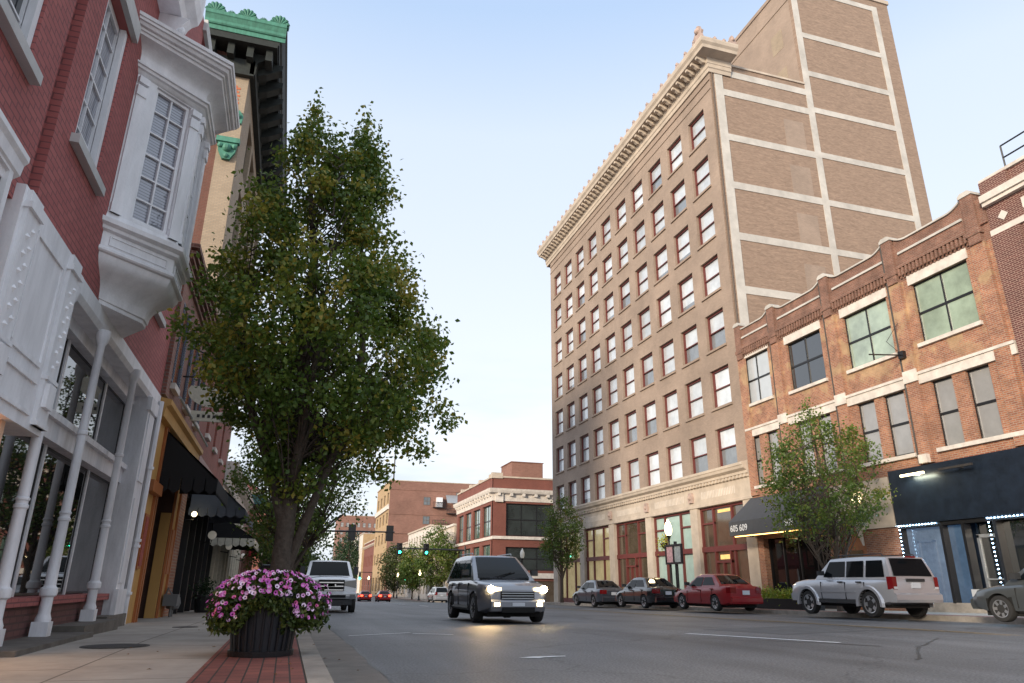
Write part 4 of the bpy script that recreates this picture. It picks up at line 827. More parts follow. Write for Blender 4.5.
# ------------------------------------------------------------------ shutters building and neighbours
def shutter_building():
    T = thing('brick_building', 'brown brick building with blue grey shutters above a mustard orange shopfront', 'building', (XL, 17, gz(17))); F = FLX(XL)
    Y0, Y1 = 14.74, 20.6
    hs = [(15.62, 16.15, 4.75, 6.5), (17.55, 18.15, 4.75, 6.5), (19.5, 20.0, 4.75, 6.5)]
    m = MB(F); m.wall(Y0, Y1, 4.2, 7.5, hs, .2); m.box(Y0, Y0+.35, 0, .08, 4.3, 7.5); m.build('facade_wall', 'bk_brown', T)
    m = MB(F)
    for k in range(4): m.box(Y0, Y1, 0, .06+.05*k, 7.5-.5+.12*k, 7.5-.5+.12*k+.07)
    m.box(Y0, Y1, -.3, .25, 7.5, 7.6); m.build('brick_cornice', 'bk_cap', T)
    m = MB(); m.box(XL-12, XL-.25, Y0, Y1, 4.0, 7.4); m.box(XL-12, XL-1.35, Y0, Y1, -.4, 4.0); m.build('roof_mass', 'bk_brown', T)
    for h in hs:
        window(F, *h, -.15, 'wood', 'g_dark', T, 1, 2, .08, .05, th=.12)
        s = MB(F); s.box(h[0]-.08, h[1]+.08, 0, .10, h[2]-.13, h[2]-.005); s.build('sill', 'stone_l', T)
        for a in (h[0]-.30, h[1]+.04):
            s = MB(F); s.box(a, a+.26, .01, .035, h[2], h[3])
            for k in range(30): z = h[2]+.06+k*.055; s.box(a+.03, a+.23, .035, .05, z, z+.028)
            s.build('shutter', 'shut', T)
    m = MB(F); m.ext([(0, 3.85), (.12, 3.87), (.14, 4.05), (.22, 4.1), (.22, 4.2), (0, 4.24)], Y0, Y1); m.build('shop_cornice', 'orangep', T)
    m = MB(F)
    for (a, b_) in ((Y0+.1, 15.95), (18.55, 19.35)): m.box(a, b_, -.3, .0, gz(16)+.1, 3.86)
    m.box(15.95, 18.55, -.3, -.02, 3.35, 3.86); m.box(19.35, 19.6, -.3, -.01, gz(16), 3.86)
    m.build('shopfront_panel', 'orangep', T)
    m = MB(F)
    for a in (15.80, 16.02-.02, 18.5, 19.25): m.box(a, a+.1, 0, .05, gz(16)+.1, 3.86)
    m.box(Y0+.1, 15.9, 0, .14, 2.45, 2.66)
    for k in range(7): m.box(16.2+k*.33, 16.28+k*.33, -.02, .03, 3.4, 3.84)
    m.build('shopfront_trim', 'orangetrim', T)
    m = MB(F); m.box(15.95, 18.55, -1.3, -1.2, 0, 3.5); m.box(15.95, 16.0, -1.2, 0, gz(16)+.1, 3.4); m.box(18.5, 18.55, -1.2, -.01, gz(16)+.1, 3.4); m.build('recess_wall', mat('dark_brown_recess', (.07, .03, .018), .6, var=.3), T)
    m = MB(F); m.box(18.42, 18.49, -.22, -.01, gz(16)+.1, 2.35); m.build('recess_panel', 'orangep', T)
    m = MB(F); m.box(16.5, 17.4, -1.2, -1.15, .05, 2.3); d = m.build('door', 'black', T)
    m = MB(F); m.box(15.12, 15.52, .0, .05, 1.05, 2.05); m.build('wall_frame', 'orangetrim', T)
    m = MB(F); m.box(15.17, 15.47, .05, .06, 1.1, 2.0); m.build('menu_panel', 'signr', T)
    m = MB(F); m.box(18.75, 19.1, .0, .05, 1.0, 2.0); m.build('wall_frame', 'orangetrim', T)
    m = MB(F); m.wall(19.6, Y1, gz(20)-.2, 3.86, [], .3); m.build('brick_pier', 'bk_org', T)
    m = MB(F); m.tube([(Y0+.2, .32, 4.3), (20.4, .32, 4.3)], .03, 6); m.build('conduit', 'galv', T)
shutter_building()
def shop_awning(name, label, a0, a1, ztop, zout, val, proj, m, trimm=None, sc=False):
    T = thing(name, label, 'awning', (XL, (a0+a1)/2, zout)); F = FLX(XL); b = MB(F)
    b.add([(a0, .03, ztop), (a1, .03, ztop), (a1, proj, zout), (a0, proj, zout), (a0, .03, ztop-.03), (a1, .03, ztop-.03), (a1, proj-.03, zout-.03), (a0, proj-.03, zout-.03)], [(0, 1, 2, 3), (4, 5, 6, 7), (0, 1, 5, 4), (2, 3, 7, 6), (0, 3, 7, 4), (1, 2, 6, 5)])
    for a in (a0, a1-.02): b.add([(a, .03, ztop), (a, proj, zout), (a, .03, zout), (a+.02, .03, ztop), (a+.02, proj, zout), (a+.02, .03, zout)], [(0, 1, 2), (3, 4, 5), (0, 1, 4, 3), (1, 2, 5, 4)])
    b.build('awning_canopy', m, T)
    b = MB(F); n = int((a1-a0)/.22)
    def scal(mk, n, L):
        for k in range(n):
            u0_, u1_ = k*L/n, (k+1)*L/n; c = (u0_+u1_)/2; mk(u0_, u1_, c)
    scal(lambda p, q, c: b.slab([(a0+p, zout), (a0+p, zout-val*.75), (a0+c, zout-val), (a0+q, zout-val*.75), (a0+q, zout)], proj-.015, proj), n, a1-a0)
    b.build('valance', trimm or m, T)
    G = lambda a, d, z: (XL+a, a0-d, z)
    b = MB(G); n2 = max(4, int(proj/.22)); scal(lambda p, q, c: b.slab([(p+.01, zout), (p+.01, zout-val*.75), (c, zout-val), (q-.01, zout-val*.75), (q-.01, zout)], 0, .015), n2, proj); b.build('valance', trimm or m, T)
    return T
shop_awning('shop_awning', 'matte black shed awning over the mustard orange doorway', 15.9, 18.9, 3.82, 2.85, .32, 1.15, 'blackm')
shop_awning('shop_awning', 'blue grey shed awning beyond the black one', 21.2, 26.5, 3.95, 2.75, .25, 1.45, 'greyb')
shop_awning('shop_awning', 'dark awning with pale scalloped edge in front of globe lamps', 28.0, 38.0, 3.3, 2.35, .3, 1.5, 'blackm', 'signw')
shop_awning('shop_awning', 'bright crimson awning far along the left row of shops', 56, 66, 4.3, 3.0, .4, 1.5, 'redaw')
def red2():
    T = thing('brick_building', 'dull red brick building with two small sash windows behind the tree', 'building', (XL, 25, gz(25))); F = FLX(XL); Y0, Y1 = 20.62, 29.9
    hs = [(22.3, 22.9, 5.0, 6.3), (24.6, 25.2, 5.0, 6.3), (27, 27.6, 5, 6.3)]
    m = MB(F); m.wall(Y0, Y1, 4.0, 7.6, hs, .2); m.build('facade_wall', 'bk_red2', T)
    for h in hs:
        window(F, *h, -.15, 'wood', 'g_dark', T, 1, 2, .07, .05)
        s = MB(F); s.box(h[0]-.08, h[1]+.08, 0, .1, h[2]-.13, h[2]-.005); s.build('sill', 'stone_l', T)
    m = MB(F); m.box(Y0, Y1, -.3, .3, 7.6, 7.75); m.box(Y0, Y1, 0, .15, 7.35, 7.6); m.build('brick_cornice', 'bk_cap', T)
    m = MB(F); m.ext([(0, 3.8), (.15, 3.85), (.15, 4.1), (0, 4.15)], Y0, Y1); m.build('shop_cornice', 'peachs', T)
    m = MB(); m.box(XL-12, XL-.35, Y0, Y1, -.6, 7.5); m.build('roof_mass', 'bk_red2', T)
    m = MB(F); m.box(Y0, Y1, -.3, -.2, gz(25), 3.8); m.build('shop_window', 'g_store', T)
    m = MB(F)
    for k in range(7): m.box(Y0+k*1.5, Y0+.12+k*1.5, -.2, -.02, gz(25), 3.8)
    m.box(Y0, Y1, -.2, -.05, 3.0, 3.3); m.build('mullion', 'black', T)
A_['peachs'] = mat('dusty_pink_paint', (.42, .27, .24), .7, var=.2)
red2()
def copper_building():
    T = thing('corniced_building', 'tall cream brick building with overhanging green copper cornice behind the bay window', 'building', (-4.1, 36, gz(36))); XC = -4.1; F = FLX(XC)
    Y0, Y1 = 30.0, 46.0; top = 23.6
    hs = [(Y0+2.6+k*2.7, Y0+4.7+k*2.7, z, z+2.9) for k in range(5) for z in (8.2, 12.2, 16.2, 20.0)]
    m = MB(F); m.wall(Y0+.012, Y1, -.5, top, hs, .35); m.build('facade_wall', 'bk_cream', T)
    for h in hs: window(F, *h, -.3, 'copper_d', 'g_dark', T, 2, 2, .1, .08)
    FS = FSY(Y0); m = MB(FS); m.wall(XC-14, XC-.9, -.5, top+2, [], .3, d=.004); m.build('side_wall', 'bk_corner2', T)
    m = MB(FS); m.wall(XC-.9, XC-.004, -.5, top, [], .3, d=.03); m.build('corner_pier', 'bk_cream', T)
    m = MB(); m.box(XC-14, XC-.4, Y0+.3, Y1, -.5, top+1.8); m.build('roof_mass', 'bk_cream', T)
    # cornice: dark soffit with modillions, green fascia on near end and front
    E = 1.3; o = Y0-1.0
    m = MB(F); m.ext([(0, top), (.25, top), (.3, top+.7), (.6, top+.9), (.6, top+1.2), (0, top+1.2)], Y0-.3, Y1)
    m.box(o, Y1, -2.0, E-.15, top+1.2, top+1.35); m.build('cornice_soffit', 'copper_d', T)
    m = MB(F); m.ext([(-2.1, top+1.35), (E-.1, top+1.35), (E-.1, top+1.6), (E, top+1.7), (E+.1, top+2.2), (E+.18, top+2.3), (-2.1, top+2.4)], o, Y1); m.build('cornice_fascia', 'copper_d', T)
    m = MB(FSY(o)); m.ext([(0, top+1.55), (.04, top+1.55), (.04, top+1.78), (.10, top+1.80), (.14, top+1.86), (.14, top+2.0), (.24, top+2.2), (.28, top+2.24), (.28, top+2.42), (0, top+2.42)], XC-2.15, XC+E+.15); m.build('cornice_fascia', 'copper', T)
    for k in range(12):
        y = Y0+.2+k*1.3; m = MB(F); m.ext([(.3, top+.35), (.7, top+.5), (1.25, top+.85), (1.4, top+.9), (1.4, top+1.2), (.3, top+1.2)], y, y+.5); m.build('modillion', 'copper_d', T)
    for k in range(4):
        x = XC-1.9+k*.85; m = MB(FSY(Y0)); m.box(x, x+.3, .02, .75, top+.6, top+1.2); m.build('modillion', 'copper_d', T)
    m = MB(FSY(Y0)); m.box(XC-2.0, XC+.2, .035, .3, top-.1, top+.75); m.build('frieze', 'copper_d', T)
    def shell(cx, dz, s):
        q = MB(FSY(o)); pts = []
        for k in range(9):
            w = math.pi*k/8; rr = s*(1+.13*(k % 2)); pts.append((cx+rr*math.cos(w)*.8, dz+rr*math.sin(w)))
        q.slab(pts, -.15, .12)
        for k in range(7):
            w = math.pi*(k+.5)/7; q.tube([(cx+s*.2*math.cos(w), .16, dz+s*.2*math.sin(w)), (cx+s*.85*math.cos(w)*.9, .2, dz+s*.9*math.sin(w)), (cx+s*1.0*math.cos(w)*.9, .12, dz+s*1.05*math.sin(w))], [s*.05, s*.15, s*.06], 6)
        return q
    for (cx, s) in ((XC-1.75, .52), (XC-.35, .5), (XC+1.1, .52)): shell(cx, top+2.42, s).build('shell_antefix', 'copper', T, smooth=50)
    for cx in (XC-1.05, XC+.38): shell(cx, top+2.4, .22).build('shell_antefix', 'copper', T, smooth=50)
    for k in range(9):
        y = Y0+.3+k*1.9; q = MB(F); q.slab([(y-.4, top+2.35), (y+.4, top+2.35), (y+.42, top+2.7), (y, top+3.1), (y-.42, top+2.7)], E-.1, E+.1); q.build('shell_antefix', 'copper', T)
    m = MB(FS); x = XC-.45; m.box(x-.5, x+.5, .03, .28, 19.75, 20.0); m.slab([(x-.36, 19.3), (x-.16, 18.9), (x+.16, 18.9), (x+.36, 19.3), (x+.42, 19.75), (x-.42, 19.75)], .03, .2); m.ball((x, .22, 19.45), .2, 10); m.ball((x-.3, .2, 19.55), .13, 8); m.ball((x+.3, .2, 19.55), .13, 8); m.ball((x, .2, 19.05), .12, 8)
    m.build('copper_ornament', 'copper', T)
    m = MB(FS); x = XC-.18; m.slab([(x-.16, 20.9), (x+.16, 20.9), (x+.2, 21.3), (x, 21.6), (x-.2, 21.3)], .03, .16); m.ball((x, .16, 21.25), .13, 8); m.build('copper_ornament', 'copper', T)
    m = MB(FS); x = XC-.5
    for k in range(6): w = (.14, .22, .18, .22, .16, .2)[k]; m.box(x-w, x+w, .03, .045, 21.8+k*.2, 21.9+k*.2)
    m.box(x-.05, x+.05, .03, .043, 21.7, 23.0); m.build('red_brick_motif', 'signo', T)
    # projecting white-corniced shop storey along the pavement
    G = FLX(XL); m = MB(G); m.box(Y0, Y1, -1.6, 0, 3.9, 5.3); m.ext([(0, 4.5), (.1, 4.5), (.12, 4.9), (.3, 5.05), (.42, 5.2), (.45, 5.4), (-1.6, 5.45)], Y0, Y1); m.build('shop_cornice', 'stone_l', T)
    m = MB(G)
    for k in range(10): m.box(Y0+.3+k*1.7, Y0+.55+k*1.7, -.1, .04, gz(38), 3.9)
    m.build('shop_pilaster', 'signw', T)
    m = MB(G); m.box(Y0, Y1, -1.6, -.12, gz(38)-.3, 3.9); m.build('shop_window', 'g_store', T)
A_['signo'] = mat('orange_red_inlay', (.42, .12, .05), .7)
A_['bk_corner2'] = brick('party_wall_orange_brick', (.15, .055, .04), (.12, .045, .033), (.14, .08, .06), stain=.2)
copper_building()
T, F, FS = simple_block('shop_building', 'brick shop building with teal cornice and red hipped roof far down the left pavement', XL, XL-12, 57, 64, 7.2, 'bk_org', 'bk_org', [(4.6, 6.4, 2, 1.4), (-.6, 2.2, 1, 5)], [], side='+x')
q = MB(); q.box(-6.5, -1.9, 56.4, 64, 6.4, 7.1); q.build('teal_cornice', A_['copper_teal'] if 'copper_teal' in A_ else mat('teal_painted_cornice', (.03, .10, .11), .6), T)
q = MB(); q.add([(-9, 56.8, 7.5), (-2.4, 56.8, 7.5), (-2.4, 64, 7.5), (-9, 64, 7.5), (-5.7, 60, 9.6)], [(0, 1, 4), (1, 2, 4), (2, 3, 4), (3, 0, 4)]); q.build('hipped_roof', mat('dull_red_tile', (.30, .07, .055), .7, var=.2), T)
simple_block('shop_building', 'plain brown shop building between copper corniced and teal corniced buildings', XL-.3, XL-14, 46.2, 56.8, 6.2, 'bk_brown', 'bk_brown', [(-.8, 2.5, 3, 2.6)], [], side='+x')
simple_block('shop_building', 'far red brick shop building on the left beyond the crossing', XL, XL-14, 82, 130, 9, 'bk_red2', 'bk_red2', [(4.5, 6.5, 8, 1.2)], [(4.5, 6.5, 3, 1.2)], side='+x')
simple_block('shop_building', 'farthest brown brick shop building on the left side of street', XL, XL-14, 131, 190, 8, 'bk_brown', 'bk_brown', [(4.0, 6.2, 9, 1.2)], [(4.0, 6.2, 3, 1.2)], side='+x')
# globe lamps, small wall things
labs = ['nearest white globe lamp on the dark shopfront', 'second white globe lamp along the dark shopfront', 'third white globe lamp along the dark shopfront', 'farthest white globe lamp under the scalloped awning']
for k, y in enumerate((24.8, 32.2, 37.8, 43)):
    T = thing('globe_lamp', labs[k], 'globe lamp', (XL, y, 2.05), 'globe lamps along the left shopfronts')
    b = MB(); b.ball((XL+.35, y, 2.25), .13, 12); b.build('lamp_globe', 'globe', T, smooth=60)
    b = MB(); b.tube([(XL+.02, y, 2.05), (XL+.35, y, 2.0), (XL+.35, y, 2.1)], .02, 5); b.build('lamp_arm', 'black', T)
T = thing('wall_lamp', 'small lit lamp beside the orange brick pier at left', 'wall lamp', (XL, 20.9, 2.5)); b = MB(); b.ball((XL+.2, 20.9, 2.55), .07, 10); b.build('bulb', 'warmw', T, smooth=60)
b = MB(); b.tube([(XL-.02, 20.9, 2.4), (XL+.2, 20.9, 2.4), (XL+.2, 20.9, 2.5)], .015, 5); b.build('lamp_arm', 'black', T)
b = MB(); z = gz(19)+.15
b.box(XL+.05, XL+.35, 18.9, 19.3, z+.25, z+.5); b.lathe((XL+.2, 19.5, z+.15), [(.02, .0), (.14, .03), (.17, .15), (.14, .28), (.03, .32)], 10); b.tube([(XL+.2, 19.2, z), (XL+.2, 19.2, z+.3)], .03, 6); b.tube([(XL+.2, 19.5, z), (XL+.2, 19.5, z+.2)], .03, 6); b.tube([(XL+.2, 19.1, z+.5), (XL+.1, 19.1, z+.65), (XL+.05, 19.1, z+.4)], .025, 6)
tag(b.build('gas_meter', mat('dull_grey_meter_paint', (.12, .125, .13), .6)), 'grey gas meter standing at the foot of the orange brick pier', 'gas meter')
def hanging_sign():
    T = thing('hanging_sign', 'cream double hanging sign on black rods over the left pavement', 'sign', (XL, 17.0, 5))
    b = MB(); b.tube([(XL, 16.9, 6.0), (XL+1.3, 16.9, 5.45)], .02, 6); b.tube([(XL, 16.9, 5.25), (XL+1.3, 16.9, 5.3)], .02, 6); b.tube([(XL+.35, 16.9, 5.25), (XL+.35, 16.9, 4.4)], .012, 5); b.tube([(XL+1.2, 16.9, 5.3), (XL+1.2, 16.9, 4.4)], .012, 5); b.build('bracket_rod', 'black', T)
    G = FSY(16.9); b = MB(G); n = 12
    b.slab([(XL+.2, 5.05)]+[(XL+.75+.6*math.cos(math.pi*(1-k/n)), 4.95-.38*math.sin(math.pi*k/n)) for k in range(n+1)]+[(XL+1.35, 5.05)], -.02, .02); b.build('sign_crest', 'signw', T)
    b = MB(G); b.box(XL+.28, XL+1.3, -.02, .02, 4.25, 4.48); b.build('sign_board', 'signw', T)
    b = MB(G)
    for k in range(7): b.box(XL+.42+k*.11, XL+.48+k*.11, .021, .027, 4.33, 4.40)
    b.build('lettering', 'iron', T)
hanging_sign()

# ------------------------------------------------------------------ trees
rng = np.random.default_rng(11)
def leaf_mesh(name, P, Sz, tone, m, parent, flat=.0):
    """P (n,3) world positions; one folded leaf (two triangles) each"""
    n = len(P); o0 = np.array(ORG.get(parent.name, Vector((0, 0, 0)))) if parent else np.zeros(3)
    d = rng.normal(size=(n, 3)); d[:, 2] -= .35; d /= np.linalg.norm(d, axis=1)[:, None]
    e = rng.normal(size=(n, 3)); e -= (e*d).sum(1)[:, None]*d; e /= np.linalg.norm(e, axis=1)[:, None]
    s = (Sz*rng.uniform(.7, 1.3, n))[:, None]; nn = np.cross(d, e)
    a = P; t = P+d*s; l = P+d*s*.45+e*s*.33+nn*s*.10; r = P+d*s*.45-e*s*.33+nn*s*.10
    V = np.stack([a, l, t, r], 1).reshape(-1, 3)-o0
    me = bpy.data.meshes.new(name); me.vertices.add(4*n); me.vertices.foreach_set('co', V.ravel())
    me.loops.add(6*n); me.polygons.add(2*n); b = np.arange(n)*4
    li = np.stack([b, b+1, b+2, b, b+2, b+3], 1).ravel(); me.loops.foreach_set('vertex_index', li)
    me.polygons.foreach_set('loop_start', np.arange(2*n)*3); me.polygons.foreach_set('loop_total', np.full(2*n, 3)); me.update(calc_edges=True)
    at = me.attributes.new('tone', 'FLOAT', 'POINT'); at.data.foreach_set('value', np.repeat(np.clip(tone, 0, 1), 4))
    me.materials.append(A_[m] if isinstance(m, str) else m); o = bpy.data.objects.new(name, me); COL.objects.link(o)
    if parent: o.parent = parent; ORG[o.name] = Vector(o0)
    return o
def tree(name, label, base, prof, ry, nclump, nleaf, lsize, lm, trunk, crad=.3, group=None, limbs=None, lr=.06, warm=.25, cz=None, shell=.35, vk=3.1, void=-.62):
    """prof: list of (z, xl, xr) crown outline; ry depth factor"""
    T = thing(name, label, 'tree', base, group); bx, by, bz = base
    z_ = [p[0] for p in prof]; xl = [p[1] for p in prof]; xr = [p[2] for p in prof]; C = []
    wts = np.array([max(.05, np.interp(z, z_, xr)-np.interp(z, z_, xl)) for z in np.linspace(z_[0], z_[-1], 60)])**1.7; zz = np.linspace(z_[0], z_[-1], 60)
    tries = 0
    while len(C) < nclump and tries < 60000:
        tries += 1; z = rng.choice(zz, p=wts/wts.sum())+rng.uniform(-.05, .05); L, Rr = np.interp(z, z_, xl), np.interp(z, z_, xr); c = (L+Rr)/2; h = max((Rr-L)/2-crad*.6, .04)
        w = rng.uniform(0, 2*math.pi); rr = math.sqrt(rng.uniform(shell**2, 1)); x = c+h*rr*math.cos(w); y = h*ry*rr*math.sin(w)
        v = math.sin(x*vk+1)*math.sin(z*vk*.9+x)+.5*math.sin(y*vk+2+z)
        if v < void: continue
        C.append((x, y, z))
    C = np.array(C); P = []; tn = []
    for (x, y, z) in C:
        k = int(nleaf*rng.uniform(.5, 1.3)); s = crad*rng.uniform(.6, 1.25)
        q = rng.normal(size=(k, 3))*s*np.array([.6, .6, .5]); P.append(q+np.array([bx+x, by+y, z]))
        t0 = rng.uniform(0, .5)+warm*(rng.uniform() < .4); tn.append(np.clip(t0+rng.normal(0, .14, k), 0, 1))
    P = np.concatenate(P); tn = np.concatenate(tn); leaf_mesh('crown', P, np.full(len(P), lsize), tn, lm, T)
    b = MB(); b.tube([(bx+x, by+y, z) for x, y, z, r in trunk], [r for *_, r in trunk], 12); b.build('trunk', 'bark', T, smooth=60)
    lims = limbs or []
    for k, lb in enumerate(lims): b = MB(); b.tube([(bx+x, by+y, z) for x, y, z, r in lb], [r for *_, r in lb], 8); b.build('limb', 'bark', T, smooth=60)
    axes = [trunk]+lims; b = MB()
    for i, (x, y, z) in enumerate(C):
        if i % 2: continue
        ax = axes[rng.integers(len(axes))]; pts = [p for p in ax if p[2] < z-.1]
        if not pts: continue
        zt = max(z-rng.uniform(.4, 1.2)*(abs(x)+abs(y)+.3), ax[0][2]+.45*(ax[-1][2]-ax[0][2])*.5); xs = np.interp(zt, [p[2] for p in ax], [p[0] for p in ax]); ysn = np.interp(zt, [p[2] for p in ax], [p[1] for p in ax])
        p0 = Vector((bx+xs, by+ysn, zt)); p1 = Vector((bx+x, by+y, z)); mid = p0.lerp(p1, .55)+Vector((rng.uniform(-.1, .1), rng.uniform(-.1, .1), rng.uniform(0, .15)))
        b.tube([p0, mid, p1], [lr*.45, lr*.25, lr*.08], 5, cap=False)
    b.build('branches', 'bark', T, smooth=60)
    return T
bz = gz(10.4)+.15
tree('pear_tree', 'large kerbside tree with yellowing leaves rising behind the flower pot', (-.08, 10.4, bz),
     [(2.0, -.35, .40), (2.3, -.75, .75), (2.6, -.95, 1.45), (3.0, -1.25, 1.95), (3.6, -1.5, 2.25), (4.2, -1.75, 2.25), (4.9, -1.65, 1.85), (5.6, -1.45, 1.68), (6.3, -1.28, 1.45), (6.9, -1.05, 1.2), (7.4, -.8, 1.02), (7.8, -.5, .8)], .95, 600, 92, .078, 'leaf_a',
     [(.0, 0, bz-.1, .24), (0, 0, bz+.3, .155), (.01, 0, 1.3, .125), (.02, .02, 2.0, .11), (.03, 0, 3.0, .09), (.0, .05, 4.2, .09), (.0, 0, 5.6, .06), (-.3, 0, 7.6, .02)],
     (.235), lr=.03, vk=3.4, void=-.33, limbs=[[(.04, .03, .8, .06), (.17, .0, 1.3, .065), (.38, -.1, 2.0, .055), (.66, -.15, 2.9, .05), (.85, 0, 4.2, .05), (.7, .1, 6, .03), (.55, .1, 7.7, .012)], [(-.02, 0, 1.6, .09), (-.3, .1, 2.4, .07), (-.7, .2, 3.3, .05), (-1.0, .3, 4.6, .02)], [(.03, 0, 1.9, .08), (.1, -.5, 2.8, .06), (.2, -1, 4.2, .03)], [(0, 0, 1.9, .08), (-.1, .6, 2.8, .06), (-.2, 1, 4.2, .03)]], warm=.42)
# the two leading spires of the crown
T0 = [o for o in bpy.data.objects if o.name == 'pear_tree'][0]
Pp = []; tt = []
for (x0, z0, x1, z1, r0, r1, n) in ((-.35, 7.4, -.27, 8.35, .30, .08, 620), (.60, 7.2, .52, 8.25, .34, .10, 620), (-1.2, 3.9, -1.85, 4.35, .25, .12, 420), (1.9, 3.4, 2.25, 3.1, .2, .1, 260), (1.3, 2.9, 1.9, 2.65, .22, .1, 300), (.9, 2.6, 1.3, 2.25, .2, .12, 300)):
    t = rng.uniform(0, 1, n); c = np.stack([x0+(x1-x0)*t-.02, 10.4+rng.normal(0, .22, n), z0+(z1-z0)*t], 1); rr = (r0+(r1-r0)*t)[:, None]; Pp.append(c+rng.normal(size=(n, 3))*rr*.55); tt.append(np.clip(rng.normal(.45, .25, n), 0, 1))
Pp = np.concatenate(Pp); leaf_mesh('crown_tips', Pp, np.full(len(Pp), .075), np.concatenate(tt), 'leaf_a', T0)
def mk_prof(z0, z1, w, lean=0, lo=.45):
    H = z1-z0; return [(z0, -w*lo+lean, w*lo+lean), (z0+.18*H, -w*.85+lean, w*.85), (z0+.42*H, -w, w), (z0+.65*H, -w*.85, w*.85), (z0+.85*H, -w*.5, w*.5), (z1, -w*.12, w*.12)]
def stree(label, x, y, z0, z1, w, lm, n=120, nl=50, ls=.1, cr=.4, nm='street_tree', **k):
    b0 = gz(y)+.15; r = .035*(z1-b0)*.35
    return tree(nm, label, (x, y, b0), mk_prof(z0, z1, w), 1.0, n, nl, ls, lm, [(0, 0, b0-.1, r*1.5), (.02, 0, b0+.5, r*1.1), (.05, 0, z0+.3, r*.9), (0, 0, (z0+z1)/2, r*.5), (0, 0, z1-.5, r*.15)], cr,
                limbs=[[(.03, 0, z0*.6+b0*.4, r*.7), (w*.3, .1, z0+.5, r*.5), (w*.55, .2, (z0+z1)/2, r*.2)], [(.03, 0, z0*.7+b0*.3, r*.7), (-w*.3, -.1, z0+.6, r*.5), (-w*.5, -.3, (z0+z1)/2, r*.2)]], lr=.08, **k)
b0 = gz(23.6)+.15
tree('street_tree', 'bronze green tree growing behind the silver car in front of the brick building', (20.3, 23.6, b0),
     [(2.5, -1.0, .6), (3.2, -2.4, 1.6), (4.2, -2.55, 2.6), (5.2, -2.5, 2.6), (6.1, -2.1, 2.5), (6.9, -1.6, 1.6), (7.6, -.9, .4), (8.1, -.6, -.1)], 1.0, 200, 62, .12, 'leaf_b',
     [(0, 0, b0-.1, .16), (0, 0, b0+.5, .11), (.1, 0, 1.5, .10), (.2, 0, 2.6, .08), (0, 0, 4.5, .05), (-.3, 0, 7.5, .015)], .42,
     limbs=[[(.05, 0, .5, .08), (-.5, .1, 1.6, .06), (-1.1, .2, 3.0, .04), (-1.5, .2, 4.5, .02)], [(.05, 0, .7, .08), (.7, .1, 2.2, .06), (1.3, -.1, 3.8, .04), (1.6, -.1, 5, .02)]], lr=.06, warm=.28)
stree('green kerbside tree in front of the far end of the tall tan building', 20.2, 53, 2.3, 7.6, 2.05, 'leaf_b', 120, 60, .15, .45)
stree('bright green tree on the far corner beside the hanging green signals', 20.6, 104, .8, 9.6, 3.2, 'leaf_b', 150, 60, .26, .8)
stree('broad tree beyond the red corner building with browning leaves', 20.2, 122, .4, 7.4, 3.0, 'leaf_b', 110, 55, .3, .8)
stree('round green tree near the distant lamps on the right pavement', 20.0, 142, .2, 8.6, 3.6, 'leaf_c', 110, 55, .34, .9)
stree('second kerbside tree on the left behind the large one', .1, 21.5, 1.8, 6.6, 2.2, 'leaf_b', 170, 60, .10, .4, nm='pear_tree')
stree('third kerbside tree on the left partly hidden by pickup truck', -.1, 34, 1.0, 5.0, 2.2, 'leaf_b', 120, 50, .13, .4, nm='pear_tree')
stree('fourth kerbside tree on the left seen above the pickup truck', 0, 50, .6, 6.0, 2.4, 'leaf_d', 100, 45, .18, .5, nm='pear_tree')
tree('shade_tree', 'tall dark green tree at the far end of the street', (20, 255, gz(255)), [(0, -3, 3), (4, -6, 6.5), (9, -6.5, 7), (14, -5, 5), (18, -2, 1.5)], 1.0, 130, 60, .6, 'leaf_d', [(0, 0, gz(255)-1, .5), (0, 0, 6, .4), (0, 0, 15, .1)], 1.5, lr=.3)
tree('shade_tree', 'wider dark tree behind the far shops', (29, 262, gz(255)), [(0, -3, 3), (5, -6, 6.5), (10, -6.5, 6), (15, -4, 4), (18, -1, 1)], 1.0, 110, 60, .6, 'leaf_d', [(0, 0, gz(255)-1, .5), (0, 0, 6, .4), (0, 0, 15, .1)], 1.5, lr=.3)
tree('shade_tree', 'low dark tree closing the left end of the street', (8, 300, gz(300)), [(0, -5, 5), (4, -9, 9), (8, -7, 7), (11, -3, 3)], 1.0, 110, 60, .7, 'leaf_d', [(0, 0, gz(255)-1, .5), (0, 0, 5, .4), (0, 0, 9, .1)], 1.5, lr=.3)

